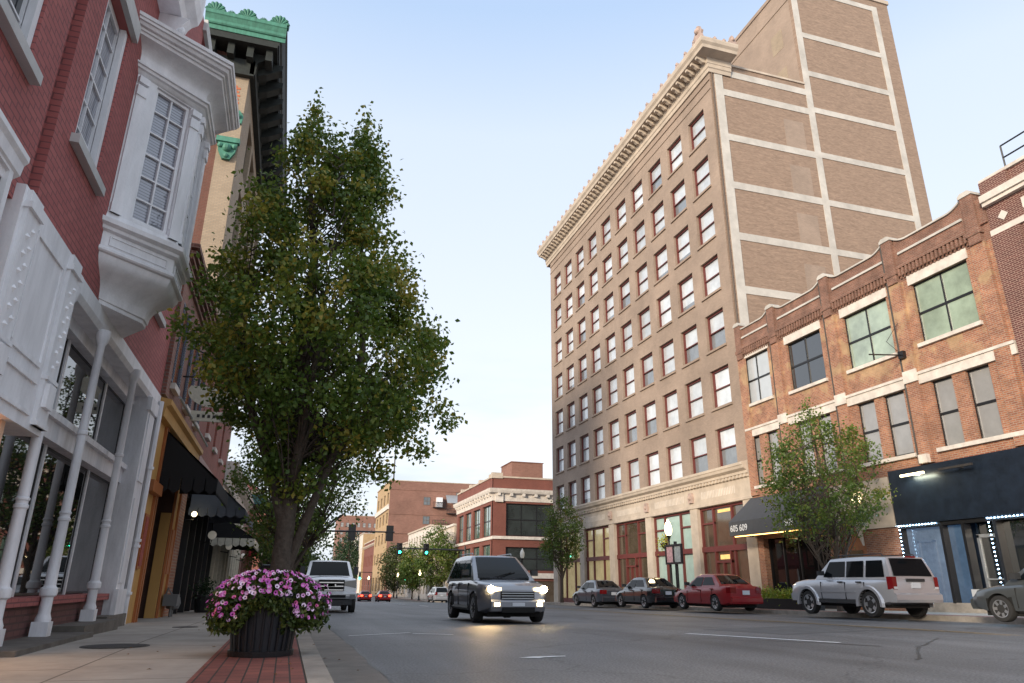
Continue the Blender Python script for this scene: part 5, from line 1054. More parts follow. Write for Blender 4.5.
# ------------------------------------------------------------------ flower pot
def planter():
    px_, py_ = -.15, 7.75; bz = .155
    T = thing('flower_planter', 'round black slatted pot overflowing with pink petunias on the brick paving', 'flower pot', (px_, py_, bz))
    n = 28; b = MB(); b.lathe((px_, py_, bz), [(.20, .01), (.255, .01), (.285, .30), (.315, .53), (.32, .55), (.32, .56), (.29, .56), (.27, .5)], n); b.build('pot', 'potm', T, smooth=40)
    for k in range(24):
        w = 2*math.pi*k/24; c, s = math.cos(w), math.sin(w); q = MB()
        q.tube([(px_+.272*c, py_+.272*s, bz+.03), (px_+.305*c, py_+.305*s, bz+.33), (px_+.335*c, py_+.335*s, bz+.55)], .011, 5); q.build('slat', 'black', T)
    b = MB(); b.lathe((px_, py_, bz), [(.285, .0), (.30, .0), (.305, .05), (.29, .05)], n); b.lathe((px_, py_, bz), [(.325, .52), (.345, .52), (.35, .56), (.325, .56)], n); b.build('hoop', 'black', T)
    # foliage mound spilling over the sides
    N = 7200; P = []
    def surf(u, v):   # u angle, v 0 top .. 1 hanging edge
        w = .505*(1+.10*math.sin(3*u+1)+.07*math.sin(7*u)+.05*math.sin(13*u+v*9)); front = -math.sin(u)
        drop = .24 if abs(math.cos(u)) > .5 else -.02+.26*max(0, (abs(math.cos(u))-.1)/.4)
        if v < .55: r = w*(v/.55)**.75; z = bz+.56+.20*(1-(v/.55)**1.8)+.05*math.sin(2*u+1)*v
        else: r = w*(1+.03*math.sin((v-.55)*6)); z = bz+.56-drop*((v-.55)/.45)
        return r*math.cos(u)+px_, r*.72*math.sin(u)+py_, z
    for i in range(N):
        u = rng.uniform(0, 2*math.pi); v = rng.uniform(0, 1)**.75; x, y, z = surf(u, v); s = rng.uniform(.72, 1.0); x = px_+(x-px_)*s; y = py_+(y-py_)*s; P.append((x+rng.normal(0, .02), y+rng.normal(0, .02), z-rng.uniform(0, .12)+rng.normal(0, .015)))
    P = np.array(P); leaf_mesh('foliage', P, np.full(N, .05), np.clip(rng.normal(.5, .25, N), 0, 1), 'leaf_p', T)
    # petunias: five-lobed trumpets
    cols = []
    for i, c in enumerate([(.74, .22, .58), (.64, .13, .50), (.82, .44, .73), (.88, .68, .85), (.72, .14, .36), (.58, .12, .50)]):
        cols.append(mat('petunia_petal_%d' % i, c, .5))
    throat = mat('petunia_throat', (.12, .01, .09), .5); pale = mat('petunia_star', (.80, .60, .75), .5)
    fl = []
    for i in range(430):
        for _ in range(30):
            u = rng.uniform(0, 2*math.pi); v = rng.uniform(.08, 1.02)
            x, y, z = surf(u, v)
            if z < bz+.50 and abs(x-px_) < .24 and y < py_: continue
            if all((x-a)**2+(y-c)**2+(z-d)**2 > .034**2 for a, c, d, *_ in fl[-160:]): break
        nx, ny, nz = math.cos(u)*.8, math.sin(u)-.35, (1-v)*1.2+.15
        fl.append((x, y, z+.012, nx, ny, nz))
    fl.sort(key=lambda f: f[1])
    def flower(mb, f, r):
        nrm = Vector(f[3:]).normalized(); nrm = (nrm+Vector((rng.normal(0, .3), rng.normal(0, .3), rng.normal(0, .3)))).normalized()
        e = nrm.cross(Vector((.3, .2, 1))).normalized(); g_ = nrm.cross(e); c = Vector(f[:3]); m_ = 15; out = []; ins = []; ph = rng.uniform(0, 6)
        for k in range(m_):
            w = 2*math.pi*k/m_; rr = r*(1-.10*(k % 3 == 0)); out.append(tuple(c+(e*math.cos(w+ph)+g_*math.sin(w+ph))*rr+nrm*.008)); ins.append(tuple(c+(e*math.cos(w+ph)+g_*math.sin(w+ph))*r*.38))
        mb.cm = 0; mb.add(out+ins, [(k, (k+1) % m_, m_+(k+1) % m_, m_+k) for k in range(m_)])
        mb.cm = 1; mb.add(ins+[tuple(c-nrm*.014)], [(k, (k+1) % m_, m_) for k in range(m_)])
    for i, f in enumerate(fl[:100]):
        mb = MB(); ci = int(rng.choice(6, p=[.26, .14, .24, .18, .08, .10])); flower(mb, f, rng.uniform(.018, .026)); mb.build('flower', [cols[ci], pale if ci < 3 and rng.uniform() < .4 else throat], T, recalc=False)
    mb = MB()
    rest = MB(); mats_ = cols+[throat, pale]
    for f in fl[100:]:
        ci = int(rng.choice(6, p=[.26, .14, .24, .2, .06, .10])); t = MB(); flower(t, f, rng.uniform(.016, .025))
        b_ = len(rest.v); rest.v += t.v; rest.f += [tuple(b_+i for i in q) for q in t.f]; rest.mi += [ci if m_ == 0 else (7 if ci < 3 and rng.uniform() < .02 else 6) for m_ in t.mi]
    o = rest.build('flower_mass', mats_, T, recalc=False); o['kind'] = 'stuff'
A_['potm'] = mat('dark_pot_liner', (.012, .013, .018), .5)
planter()
# plant bed and shrubs on the far pavement
b = MB(); z = gz(27)+.15; b.box(20.3, 20.9, 25.2, 29.5, z, z+.42); bed = tag(b.build('planter_box', 'black'), 'long low black planter box behind the red and silver cars', 'planter box')
for k in range(9):
    y = 25.5+k*.46; n = 260; P = np.array([20.6, y, z+.55])+rng.normal(size=(n, 3))*np.array([.14, .17, .16]); o = leaf_mesh('lime_plant', P, np.full(n, .09), np.clip(rng.normal(.5+.1*math.sin(k*2), .25, n), 0, 1), 'leaf_y', None)
    nm_ = ['first', 'second', 'third', 'fourth', 'fifth', 'sixth', 'seventh', 'eighth', 'ninth'][k]
    tag(o, 'lime green plant, %s from the right in the black planter box' % nm_, 'plant', 'lime plants in the planter box')
b = MB(); z = gz(23.5)+.15; b.lathe((-2.2, 23.5, z), [(.18, 0), (.22, .02), (.28, .42), (.30, .44), (.30, .48), (.2, .48)], 14); o = thing('potted_shrub', 'dark potted shrub by the wall beyond the gas meter', 'plant pot', (-2.2, 23.5, z)); b.build('pot', 'black', o)
P = np.array([-2.2, 23.5, z+.65])+rng.normal(size=(500, 3))*np.array([.15, .15, .14]); leaf_mesh('foliage', P, np.full(500, .07), rng.uniform(0, .6, 500), 'leaf_d', o)

# ------------------------------------------------------------------ street lamps, sign frame, signals
def lamp(label, x, y, lit):
    z = gz(y)+.15; T = thing('street_lamp', label, 'street lamp', (x, y, z), 'acorn globe street lamps'); b = MB()
    b.lathe((x, y, z), [(.20, 0), (.20, .12), (.15, .18), (.13, .55), (.09, .65), (.07, .75), (.055, 3.0), (.07, 3.05), (.045, 3.15), (.05, 3.4), (.10, 3.5), (.14, 3.6), (.06, 3.62)], 12); b.build('lamp_post', 'black', T, smooth=40)
    b = MB(); b.lathe((x, y, z+3.6), [(.10, 0), (.17, .12), (.20, .3), (.18, .5), (.12, .66), (.05, .76), (.03, .85)], 14); b.build('lamp_globe', 'warmw' if lit else 'globe', T, smooth=60)
    return T
lamp('lit acorn globe lamp with a framed sign in front of the tall building', 19.7, 35.3, True)
ld = bpy.data.lights.new('lamp_glow', 'POINT'); ld.energy = 60; ld.color = (1, .75, .45); ld.shadow_soft_size = .2; lo = bpy.data.objects.new('lamp_glow', ld); COL.objects.link(lo); lo.location = (19.3, 35.0, 4.3)
lamp('pale globe lamp in front of the red corner building side wall', 19.7, 61.3, False)
lamp('lit globe lamp on the far corner past the crossing', 19.7, 87.6, True)
lamp('lit globe lamp between the two green signals', 19.7, 112.6, True)
lamp('lit globe lamp further up the right pavement by trees', 19.7, 135.7, True)
lamp('most distant lit globe lamp beside far red shops', 19.7, 185, True)
T = thing('framed_sign', 'black double framed map sign mounted on a post near the red car', 'sign', (19.6, 34.3, 0)); z = gz(34.3)+.15
b = MB(); b.tube([(19.5, 34.3, z), (19.5, 34.3, 3.1)], .09, 8); b.build('post', 'black', T)
b = MB(FRX(19.4)); a0, a1, z0, z1 = 33.4, 35.1, 1.95, 2.95
for (p, q, r, s_) in ((a0, a1, z0, z0+.1), (a0, a1, z1-.1, z1), (a0, a0+.1, z0+.1, z1-.1), (a1-.1, a1, z0+.1, z1-.1), (34.2, 34.3, z0+.1, z1-.1)): b.box(p, q, 0, .1, r, s_)
b.build('sign_frame', 'black', T)
b = MB(FRX(19.4)); b.box(34.3, 35.0, .02, .05, 2.05, 2.85); b.build('sign_panel', mat('pink_white_poster', (.62, .38, .40), .6, var=.5, vs=9), T)
b = MB(FRX(19.4)); b.box(33.5, 34.2, .02, .05, 2.05, 2.85); b.build('sign_panel', mat('grey_white_poster', (.38, .42, .42), .6, var=.4, vs=9), T)
def basket(x, y, z, label):
    T = thing('hanging_basket', label, 'flower basket', (x, y, z)); n = 300
    P = np.array([x, y, z])+rng.normal(size=(n, 3))*np.array([.15, .15, .2]); leaf_mesh('foliage', P, np.full(n, .09), rng.uniform(.3, 1, n), 'leaf_y', T)
    b = MB(); b.lathe((x, y, z-.25), [(.05, 0), (.16, .1), (.2, .25), (.15, .25)], 10); b.build('basket', 'soil', T)
basket(19.7, 35.9, 3.1, 'yellow green hanging basket on the lit lamp post')
def mast(label, x0, x1, y, zarm, heads, facing):
    z = gz(y)+.1; T = thing('signal_mast', label, 'traffic signal', (x0, y, z))
    b = MB(); b.lathe((x0, y, z), [(.25, 0), (.25, .15), (.16, .25), (.12, zarm-z), (.11, zarm-z+.5)], 12); b.build('pole', 'black', T, smooth=40)
    b = MB(); b.tube([(x0, y, zarm), (x1, y, zarm+.1)], [.10, .06], 8); b.build('mast_arm', 'black', T)
    for x in heads:
        s = 1 if facing else -1; b = MB(); yy = y-.12 if facing else y+.12
        b.box(x-.22, x+.22, yy-.17, yy+.17, zarm-.62, zarm+.58); b.box(x-.33, x+.33, y-.01, y+.03, zarm-.72, zarm+.68)
        h = b.build('signal_head', 'black', T)
        if facing:
            q = MB(FSY(yy-.17)); q.lathe((x, .0, zarm-.38), [(.02, .03), (.15, .02), (.16, 0)], 16, axis='y')
            q.build('green_lens', 'signal', h)
            for k in range(3):
                v = MB(FSY(yy-.17)); zc = zarm-.38+k*.37; n = 10; pts = [(x+.17*math.cos(math.pi*t/n), zc+.17*math.sin(math.pi*t/n)) for t in range(n+1)]; pts += [(x-.15*math.cos(math.pi*t/n), zc+.15*math.sin(math.pi*t/n)) for t in range(n+1)]
                v.slab(pts, 0, .22); v.build('visor', 'black', h)
    return T
mast('near signal mast arm seen from behind carrying two black signal heads', -.3, 9.2, 67, 5.3, [5.35, 8.75], False)
mast('far signal mast arm with two green lights facing the camera', 21, 12.0, 88.5, 4.95, [12.85, 16.1], True)
T = thing('signal_post', 'short post with a green light on the far right corner', 'traffic signal', (21.6, 86, gz(86))); b = MB(); b.tube([(22.0, 84.5, gz(86)), (22.0, 84.5, 3.4)], .08, 8); b.box(21.75, 22.25, 84.3, 84.6, 2.2, 3.5); b.build('signal_body', 'black', T)
q = MB(FSY(84.29)); q.lathe((22.0, 0, 2.5), [(.02, .03), (.16, .02), (.17, 0)], 14, axis='y'); q.build('green_lens', 'signal', T)
T = thing('signal_mast', 'most distant signal arm with small green light over the road', 'traffic signal', (21, 190, gz(190))); b = MB(); b.tube([(21, 190, gz(190)), (21, 190, 3.8), (13, 190, 3.9)], .12, 6); b.box(17.7, 18.2, 189.7, 190, 2.0, 3.7); b.box(14.2, 14.7, 189.7, 190, 2.4, 4.1); b.build('mast_arm', 'black', T)
q = MB(FSY(189.68)); q.lathe((17.95, 0, 2.3), [(.02, .03), (.3, .02), (.3, 0)], 12, axis='y'); q.lathe((14.45, 0, 2.7), [(.02, .03), (.3, .02), (.3, 0)], 12, axis='y'); q.build('green_lens', 'signal', T)
b = MB(); z = gz(86); b.tube([(20.2, 86.5, z), (20.2, 86.5, 3.4)], .05, 6); b.box(19.85, 20.55, 86.4, 86.45, 2.5, 3.4); tag(b.build('road_sign', 'signw'), 'small white rectangular sign on a thin pole at the far corner', 'sign')
for i, (x, y) in enumerate(((-.2, 12.6), )):
    b = MB(); z = gz(y)+.15; b.tube([(x-.35, y, z), (x-.35, y, z+.75), (x-.15, y, z+.95), (x+.15, y, z+.95), (x+.35, y, z+.75), (x+.35, y, z)], .03, 8); tag(b.build('bike_rack', 'black'), 'black hoop bicycle rack between the pot and the tree trunk', 'bike rack')

# ------------------------------------------------------------------ cars
def sm(xs, pts): return np.interp(xs, [p[0] for p in pts], [p[1] for p in pts])
def car(name, label, spec, loc, rotz, paint, group=None, cat='car', lit=False, taillit=False, plastic_low=False):
    T = thing(name, label, cat, (0, 0, 0), group)
    L, W = spec['L'], spec['W']/2; wx = spec['wheels']; wr = spec['wr']; top = spec['top']; zb = spec['zb']
    xs = sorted(set(list(np.linspace(-L/2, L/2, 44))+[t[0] for t in top]))
    def wid(x):
        e = abs(x)/(L/2); s = spec.get('taper', .16); return W*(1-s*max(0, (e-.72)/.28)**2.2)
    zt = lambda x: float(sm(x, top)); zbot = lambda x: zb+.10*max(0, (abs(x)/(L/2)-.82)/.18)
    ring = []
    for x in xs:
        w, a, t = wid(x), zbot(x), zt(x); h = t-a
        half = [(w*.80, a), (w*.955, a+.05), (w*.985, a+h*.25), (w*1.0, a+h*.55), (w*.985, a+h*.78), (w*.95, t-.055), (w*.90, t-.018), (w*.80, t), (w*.4, t+.02*spec.get('crown', 1))]
        ring.append([(x, y, z) for y, z in half]+[(x, -y, z) for y, z in half[::-1]])
    n = len(ring[0]); vs = [p for r_ in ring for p in r_]; m = len(ring)
    fs = [(i*n+j, i*n+(j+1) % n, (i+1)*n+(j+1) % n, (i+1)*n+j) for i in range(m-1) for j in range(n)]+[tuple(range(n)), tuple((m-1)*n+j for j in range(n))]
    b = MB(); b.add(vs, fs); body = b.build('body', [paint, 'arch'], T)
    bm = bmesh.new()      # wheel-well cutters
    for cx in wx:
        for s in (-1, 1):
            r_ = bmesh.ops.create_cone(bm, cap_ends=True, segments=28, radius1=wr*1.17, radius2=wr*1.17, depth=.34)
            bmesh.ops.transform(bm, matrix=Matrix.Translation((cx, s*(W-.12), wr))@Matrix.Rotation(R(90), 4, 'X'), verts=r_['verts'])
    cm = bpy.data.meshes.new('cut'); bm.to_mesh(cm); bm.free(); co = bpy.data.objects.new('cut', cm); COL.objects.link(co)
    md = body.modifiers.new('b', 'BOOLEAN'); md.operation = 'DIFFERENCE'; md.object = co; md.solver = 'EXACT'
    dg = bpy.context.evaluated_depsgraph_get(); dg.update(); me = bpy.data.meshes.new_from_object(body.evaluated_get(dg)); body.modifiers.clear(); body.data = me; me.name = 'body'
    bpy.data.objects.remove(co)
    for p in me.polygons:
        c = p.center
        for cx in wx:
            dd = math.hypot(c.x-cx, c.z-wr)
            if dd < wr*1.20 and abs(c.y) > W-.32 and abs(c.y) < W*.998 and (abs(dd-wr*1.17) < .03 or abs(p.normal.y) > .9 and abs(c.y) < W-.2): p.material_index = 1
    me.polygons.foreach_set('use_smooth', [True]*len(me.polygons)); me.set_sharp_from_angle(angle=R(42))
    # greenhouse
    g0, g1, g2, g3 = spec['gh']; zr = spec['roof']; wr_ = spec['wroof']
    gx = sorted(set(list(np.linspace(g3, g0, 30))+[g1, g2]))
    def roofz(x):
        if x > g1: t = (g0-x)/(g0-g1); return zt(x)+(zr-zt(x))*min(1, t)**.92
        if x < g2: t = (x-g3)/max(g2-g3, .01); return zt(x)+(zr-zt(x))*min(1, t)**.85
        t = (x-g2)/(g1-g2); return zr+.035*math.sin(math.pi*t)
    def wat(x, z):
        tb = zt(x)-.02; t = max(0, min(1, (z-tb)/(zr-tb))); return W*.925*(1-t)+wr_*t
    ring = []
    for x in gx:
        a, c = zt(x)-.03, max(roofz(x), zt(x)-.02); w0, w1 = wat(x, a), wat(x, c)
        half = [(w0, a), (wat(x, a+(c-a)*.5), a+(c-a)*.5), (wat(x, c-.07*(c-a)), c-.07*(c-a)), (w1*.96, c-.02*(c-a)), (w1*.80, c), (w1*.4, c+.012)]
        ring.append([(x, y, z) for y, z in half]+[(x, -y, z) for y, z in half[::-1]])
    n = len(ring[0]); vs = [p for r_ in ring for p in r_]; m = len(ring)
    fs = [(i*n+j, i*n+(j+1) % n, (i+1)*n+(j+1) % n, (i+1)*n+j) for i in range(m-1) for j in range(n)]+[tuple(range(n)), tuple((m-1)*n+j for j in range(n))]
    b = MB(); b.add(vs, fs); b.build('cabin', paint, T, smooth=44)
    # side windows
    def xs_at(x0, x1, zlo, z, zhi): return x0+(x1-x0)*(z-zlo)/(zhi-zlo)
    for s in (-1, 1):
        for (xa, xb) in spec['side']:
            zl = max(zt(xa), zt(xb))+.045; zh = zr-.10; pts = []
            for (xx, zz) in ((xa, zl), (xb, zl), (xb, zh), (xa, zh)):
                f = g0+(g1-g0)*((zz-zt(g0))/(zr-zt(g0)))-.10; r_ = g3+(g2-g3)*((zz-zt(g3))/(zr-zt(g3)))+spec.get('cpil', .12)
                pts.append((min(max(xx, r_), f), zz))
            N_ = 5; b = MB(); grid = []
            for j in range(N_+1):
                v = j/N_; l_ = (pts[0][0]+(pts[3][0]-pts[0][0])*v, zl+(zh-zl)*v); r_ = (pts[1][0]+(pts[2][0]-pts[1][0])*v, zl+(zh-zl)*v)
                grid.append([(l_[0], s*(wat(l_[0], l_[1])+.012), l_[1]), (r_[0], s*(wat(r_[0], r_[1])+.012), r_[1])])
            for j in range(N_): b.quad(grid[j][0], grid[j][1], grid[j+1][1], grid[j+1][0])
            b.build('side_window', 'carglass', T, recalc=False)
    def screen(xa, xb, nm, lo, hi, out):
        b = MB(); N_ = 6; G = []
        for j in range(N_+1):
            v = lo+(hi-lo)*j/N_; x = xa+(xb-xa)*v; z = roofz(x); w = wat(x, z)*.86; row = []
            for k in range(7): y = -w+2*w*k/6; row.append((x+out*.012, y, z+.014-.008*(abs(k-3)/3)**2))
            G.append(row)
        for j in range(N_):
            for k in range(6): b.quad(G[j][k], G[j][k+1], G[j+1][k+1], G[j+1][k])
        return b.build(nm, 'carglass', T, smooth=60, recalc=False)
    screen(g0, g1, 'windscreen', .06, .93, 1); screen(g3, g2, 'rear_window', spec.get('rlo', .12), .90, -1)
    # wheels
    for cx in wx:
        for s in (-1, 1):
            yo = W-.005; f = lambda a, d, z, s=s: (cx+a, s*(yo-.22+d), wr+z)
            b = MB(f); prof = [(wr*.60, .02), (wr*.93, .0), (wr, .03), (wr, .19), (wr*.95, .22), (wr*.70, .225), (wr*.66, .20)]
            b.lathe((0, 0, 0), prof, 28, axis='y'); wh = b.build('wheel', 'tyre', T, smooth=40)
            b = MB(f); b.lathe((0, 0, 0), [(wr*.68, .14), (wr*.68, .215), (wr*.62, .21), (wr*.60, .16), (.05, .155), (.04, .15)], 24, axis='y')
            for k in range(spec.get('spk', 5)):
                w = 2*math.pi*k/spec.get('spk', 5); c_, s_ = math.cos(w), math.sin(w); r0_, r1_ = wr*.10, wr*.64; hw = spec.get('sw', .035)
                b.add([(r0_*c_-hw*s_*1.3, .165, r0_*s_+hw*c_*1.3), (r0_*c_+hw*s_*1.3, .165, r0_*s_-hw*c_*1.3), (r1_*c_+hw*s_, .2, r1_*s_-hw*c_), (r1_*c_-hw*s_, .2, r1_*s_+hw*c_), (r0_*c_-hw*s_*1.3, .19, r0_*s_+hw*c_*1.3), (r0_*c_+hw*s_*1.3, .19, r0_*s_-hw*c_*1.3), (r1_*c_+hw*s_, .215, r1_*s_-hw*c_), (r1_*c_-hw*s_, .215, r1_*s_+hw*c_)], [(4, 5, 6, 7), (0, 1, 5, 4), (2, 3, 7, 6), (0, 3, 7, 4), (1, 2, 6, 5)])
            b.build('rim', 'rim', wh)
            q = MB(f); q.lathe((0, 0, 0), [(wr*.60, .158), (.03, .157)], 20, axis='y'); q.build('brake_disc', 'arch', wh)
    if spec.get('flare'):
        for cx in wx:
            for s in (-1, 1):
                b = MB(); n_ = 16; A1 = []; 
                for k in range(n_+1):
                    w = R(-8)+R(196)*k/n_; r1, r2 = wr*1.17, wr*1.42; c_, s_ = math.cos(w), math.sin(w)
                    A1.append([(cx+r1*c_, s*(W+.035), wr+r1*s_), (cx+r2*c_, s*(W+.045), wr+r2*s_*.98), (cx+(r2+.04)*c_, s*(W-.03), wr+(r2+.04)*s_*.98), (cx+r1*c_, s*(W-.08), wr+r1*s_)])
                for k in range(n_):
                    for j in range(4): b.quad(A1[k][j], A1[k][(j+1) % 4], A1[k+1][(j+1) % 4], A1[k+1][j])
                b.build('wheel_arch_flare', paint, T, smooth=40)
    # lamps, plates, bumpers, handles, mirrors
    xf, xr = L/2, -L/2; hz0, hz1 = spec['hl']; tz0, tz1 = spec['tl']; tw = spec.get('tw', .16)
    def nose(y, z, out=.0, front=True):   # x of the body end at given y
        return (xf if front else xr)
    for s in (-1, 1):
        hm = 'headlit' if lit else 'headoff'
        b = MB(); y0, y1 = s*(W*.46), s*(wid(xf)*.97); hd = hz1-hz0; b.add([(xf+.012, y0, hz0+hd*.30), (xf+.012, y1, hz0), (xf+.012, y1, hz1), (xf+.012, y0, hz1-hd*.22), (xf-.25, y1*1.035, hz0+.03), (xf-.25, y1*1.035, hz1), (xf-.1, y0, hz0+hd*.3), (xf-.1, y0, hz1-hd*.22)], [(0, 1, 2, 3), (1, 4, 5, 2), (0, 3, 7, 6), (2, 5, 7, 3), (0, 6, 4, 1)]); hb = b.build('headlight', 'headhous' if lit else spec.get('hm', 'headoff'), T)
        if lit:
            b = MB(lambda a, d, z: (xf+.016+d, a, z)); b.lathe((s*W*.76, 0, (hz0+hz1)/2+.01), [(.085, .0), (.085, .012), (.02, .02)], 16, axis='y'); b.build('bulb', 'headlit', hb)
        ywt = wid(xr); b = MB(); b.add([(xr-.012, s*(ywt*.99-tw), tz0), (xr-.012, s*ywt*.99, tz0), (xr-.012, s*ywt*.99, tz1), (xr-.012, s*(ywt*.99-tw), tz1), (xr+.16, s*(wid(xr+.16)+.008), tz0), (xr+.16, s*(wid(xr+.16)+.008), tz1)], [(0, 1, 2, 3), (1, 4, 5, 2), (0, 3, 5, 4)]); b.build('tail_light', 'redlamp' if taillit else 'tail', T)
        b = MB(); mx_ = g0-.42; mz = zt(mx_)+.10; b.box(mx_-.08, mx_+.08, s*(W*.96), s*(W*.96+.18), mz, mz+.14*spec.get('mir', 1)); b.build('wing_mirror', 'plastic', T)
        for (xa, xb) in spec['side'][:spec.get('doors', 2)]:
            hx = xa+.16; hz = zt(hx)-.10; b = MB(); b.box(hx-.10, hx+.10, s*(W*.965), s*(W*.965+.05), hz-.02, hz+.02); b.build('door_handle', 'plastic' if plastic_low else paint, T)
        b = MB()
        for xd in spec['seams']:
            b.box(xd-.006, xd+.006, s*(W*.93), s*(W*1.003), zb+.12, zt(xd)-.10)
        b.build('door_seam', 'arch', T)
        if lit:
            b = MB(); b.lathe((xf+.10, s*W*.56, .46), [(.02, 0)]*0 or [(.065, -.04), (.065, .04)], 12, axis='z') if False else b.box(xf+.085, xf+.105, s*W*.60-.07, s*W*.60+.07, .42, .50); b.build('fog_light', 'foglit', T)
    pl = spec.get('bump', .55); pz_ = spec.get('plz', .75); nb_ = spec.get('nb', 4)
    b = MB(); b.slab([(-.01, 0)]*0 or [(xr+.25, zb+.08), (xr-.06, zb+.08), (xr-.09, zb+.16), (xr-.09, pl), (xr-.03, pl+.04), (xr+.25, pl+.04)], -wid(xr)*.99, wid(xr)*.99)
    b.build('rear_bumper', spec.get('bm', paint), T)
    b = MB(); b.slab([(xf-.25, zb+.06), (xf+.05, zb+.06), (xf+.09, zb+.16), (xf+.09, pl-.03), (xf+.03, pl+.02), (xf-.25, pl+.02)], -wid(xf)*.99, wid(xf)*.99); b.build('front_bumper', spec.get('bm', paint), T)
    if nb_ == 3:
        b = MB(); b.box(xf+.085, xf+.105, -W*.55, W*.55, .60, .70); b.build('bumper_intake', 'arch', T)
        b = MB(); b.slab([(xf-.2, .30), (xf+.06, .34), (xf+.06, .52), (xf-.2, .52)], -W*.8, W*.8); b.build('lower_valance', 'plastic', T)
        b = MB(); b.slab([(xf+.012, 1.0), (xf+.05, 1.0), (xf+.05, 1.09), (xf+.012, 1.09)], -.17, .17); b.build('grille_emblem', 'chrome', T)
        for s in (-1, 1): b = MB(); b.box(xf+.085, xf+.11, s*W*.80-.10, s*W*.80+.10, .60, .72); b.build('fog_light', 'smoked', T)
    if spec.get('front'):
        b = MB(); b.slab([(xf+.02, .27), (xf+.105, .27), (xf+.105, .40), (xf+.02, .40)], -W*.46, W*.46); b.build('lower_intake', 'arch', T)
        b = MB(); b.box(xf+.09, xf+.11, -.16, .16, .42, .50); b.build('front_plate', 'plate', T)
        b = MB(); zc = zt(g0); b.box(g0-.06, g0+.05, -W*.74, W*.74, zc+.012, zc+.045); b.build('cowl', 'arch', T)
        for s in (-1, 1):
            b = MB(); b.tube([(g0-.0, s*.05-.25, zc+.06), (g0-.22, s*.05+.30, roofz(g0-.22)+.03)], .010, 5); b.build('wiper', 'arch', T)
            b = MB(); b.tube([(g1-.25, s*wr_*.86, zr+.04), (g1-.3, s*wr_*.86, zr+.08), (g2+.25, s*wr_*.86, zr+.08), (g2+.2, s*wr_*.86, zr+.03)], .018, 6); b.build('roof_rail', 'galv', T)
            b = MB(); b.tube([(wx[0]+wr*1.3, s*(W-.02), zb+.10), (wx[1]-wr*1.3, s*(W-.02), zb+.10)], .06, 6); b.build('side_sill', 'plastic', T)
    b = MB(); pz = spec.get('plz', .75); b.box(xr-.03 if pz > pl+.05 else xr-.11, xr, -.16, .16, pz-.08, pz+.08); b.build('number_plate', 'plate', T)
    if spec.get('rack'):
        for s in (-1, 1):
            b = MB(); b.tube([(g1-.25, s*wr_*.84, zr+.05), (g1-.3, s*wr_*.84, zr+.09), (g2+.25, s*wr_*.84, zr+.09), (g2+.2, s*wr_*.84, zr+.04)], .02, 6); b.build('roof_rail', 'plastic', T)
            b = MB(); b.box(wx[0]+wr*1.45, wx[1]-wr*1.45, s*W*.985, s*(W+.012), zb+.02, zb+.14); b.build('side_sill', 'plastic', T)
            b = MB(); b.box(wx[0]+wr*1.45, wx[1]-wr*1.45, s*W*.985, s*(W+.015), .70, .73); b.build('side_moulding', paint, T)
            b = MB(); b.box(xr-.018, xr-.012, s*(wid(xr)*.99-.15), s*(wid(xr)*.99-.02), tz0+.01, tz0+.08); b.build('reversing_light', 'headoff', T)
        b = MB(); b.box(xr-.03, xr, -.34, .34, pz_+.11, pz_+.19); b.build('tailgate_handle_strip', 'plastic', T)
        b = MB(); b.box(g3-.02, g3+.06, -.16, .16, zr-.035, zr+.015); b.build('brake_light', 'tail', T)
    b = MB(); gz0, gz1 = spec['gr']
    b.box(xf-.02, xf+.012, -W*.48, W*.48, gz0, gz1); gr = b.build('grille', 'arch', T); b = MB(); nb = spec.get('nb', 4)
    for k in range(nb): z = gz0+(gz1-gz0)*(k+.15)/nb; b.box(xf+.012, xf+.035, -W*.45, W*.45, z, z+(gz1-gz0)*.09)
    if nb == 3: b.lathe((0, 0, 0), [(.01, 0), (.01, .001)], 4); b.box(xf+.03, xf+.05, -.13, .13, (gz0+gz1)/2-.05, (gz0+gz1)/2+.05); b.box(xf+.095, xf+.10, -.5, .5, .60, .74) if False else None
    b.build('grille_bars', spec.get('gm', 'galv'), gr)
    b = MB(); b.box(-L/2+.3, L/2-.3, -W*.75, W*.75, zb-.08, zb+.03); b.build('underbody', 'arch', T)
    T.location = loc; T.rotation_euler.z = rotz
    return T
SUVS = dict(L=4.54, W=1.86, wheels=(-1.35, 1.41), wr=.37, zb=.36, top=[(-2.27, 1.02), (-2.2, 1.10), (.75, 1.12), (.95, 1.12), (1.6, 1.10), (2.05, 1.04), (2.2, .98), (2.27, .90)], gh=(1.0, .35, -2.0, -2.24), roof=1.74, wroof=.72,
            side=[(-.35, .62), (-1.15, -.42), (-2.0, -1.25)], doors=2, rack=True, hl=(.72, .92), tl=(.80, 1.16), tw=.15, seams=(.72, -.38, -1.2), bump=.66, plz=.92, gr=(.72, .98), flare=True, taper=.08, cpil=.14, rlo=.10, spk=5, sw=.05)
MIDSUV = dict(L=4.6, W=1.84, wheels=(-1.32, 1.36), wr=.36, zb=.24, top=[(-2.3, .95), (-2.2, 1.04), (-.5, 1.05), (.8, 1.06), (1.5, 1.02), (2.0, .95), (2.2, .88), (2.3, .78)], gh=(1.12, .10, -1.8, -2.25), roof=1.68, wroof=.66,
              side=[(-.30, .75), (-1.2, -.36), (-1.9, -1.28)], hl=(.74, .88), tl=(.85, 1.15), seams=(.8, -.33, -1.2), bump=.55, plz=.8, front=True, gr=(.52, .76), taper=.24, spk=10, sw=.022)
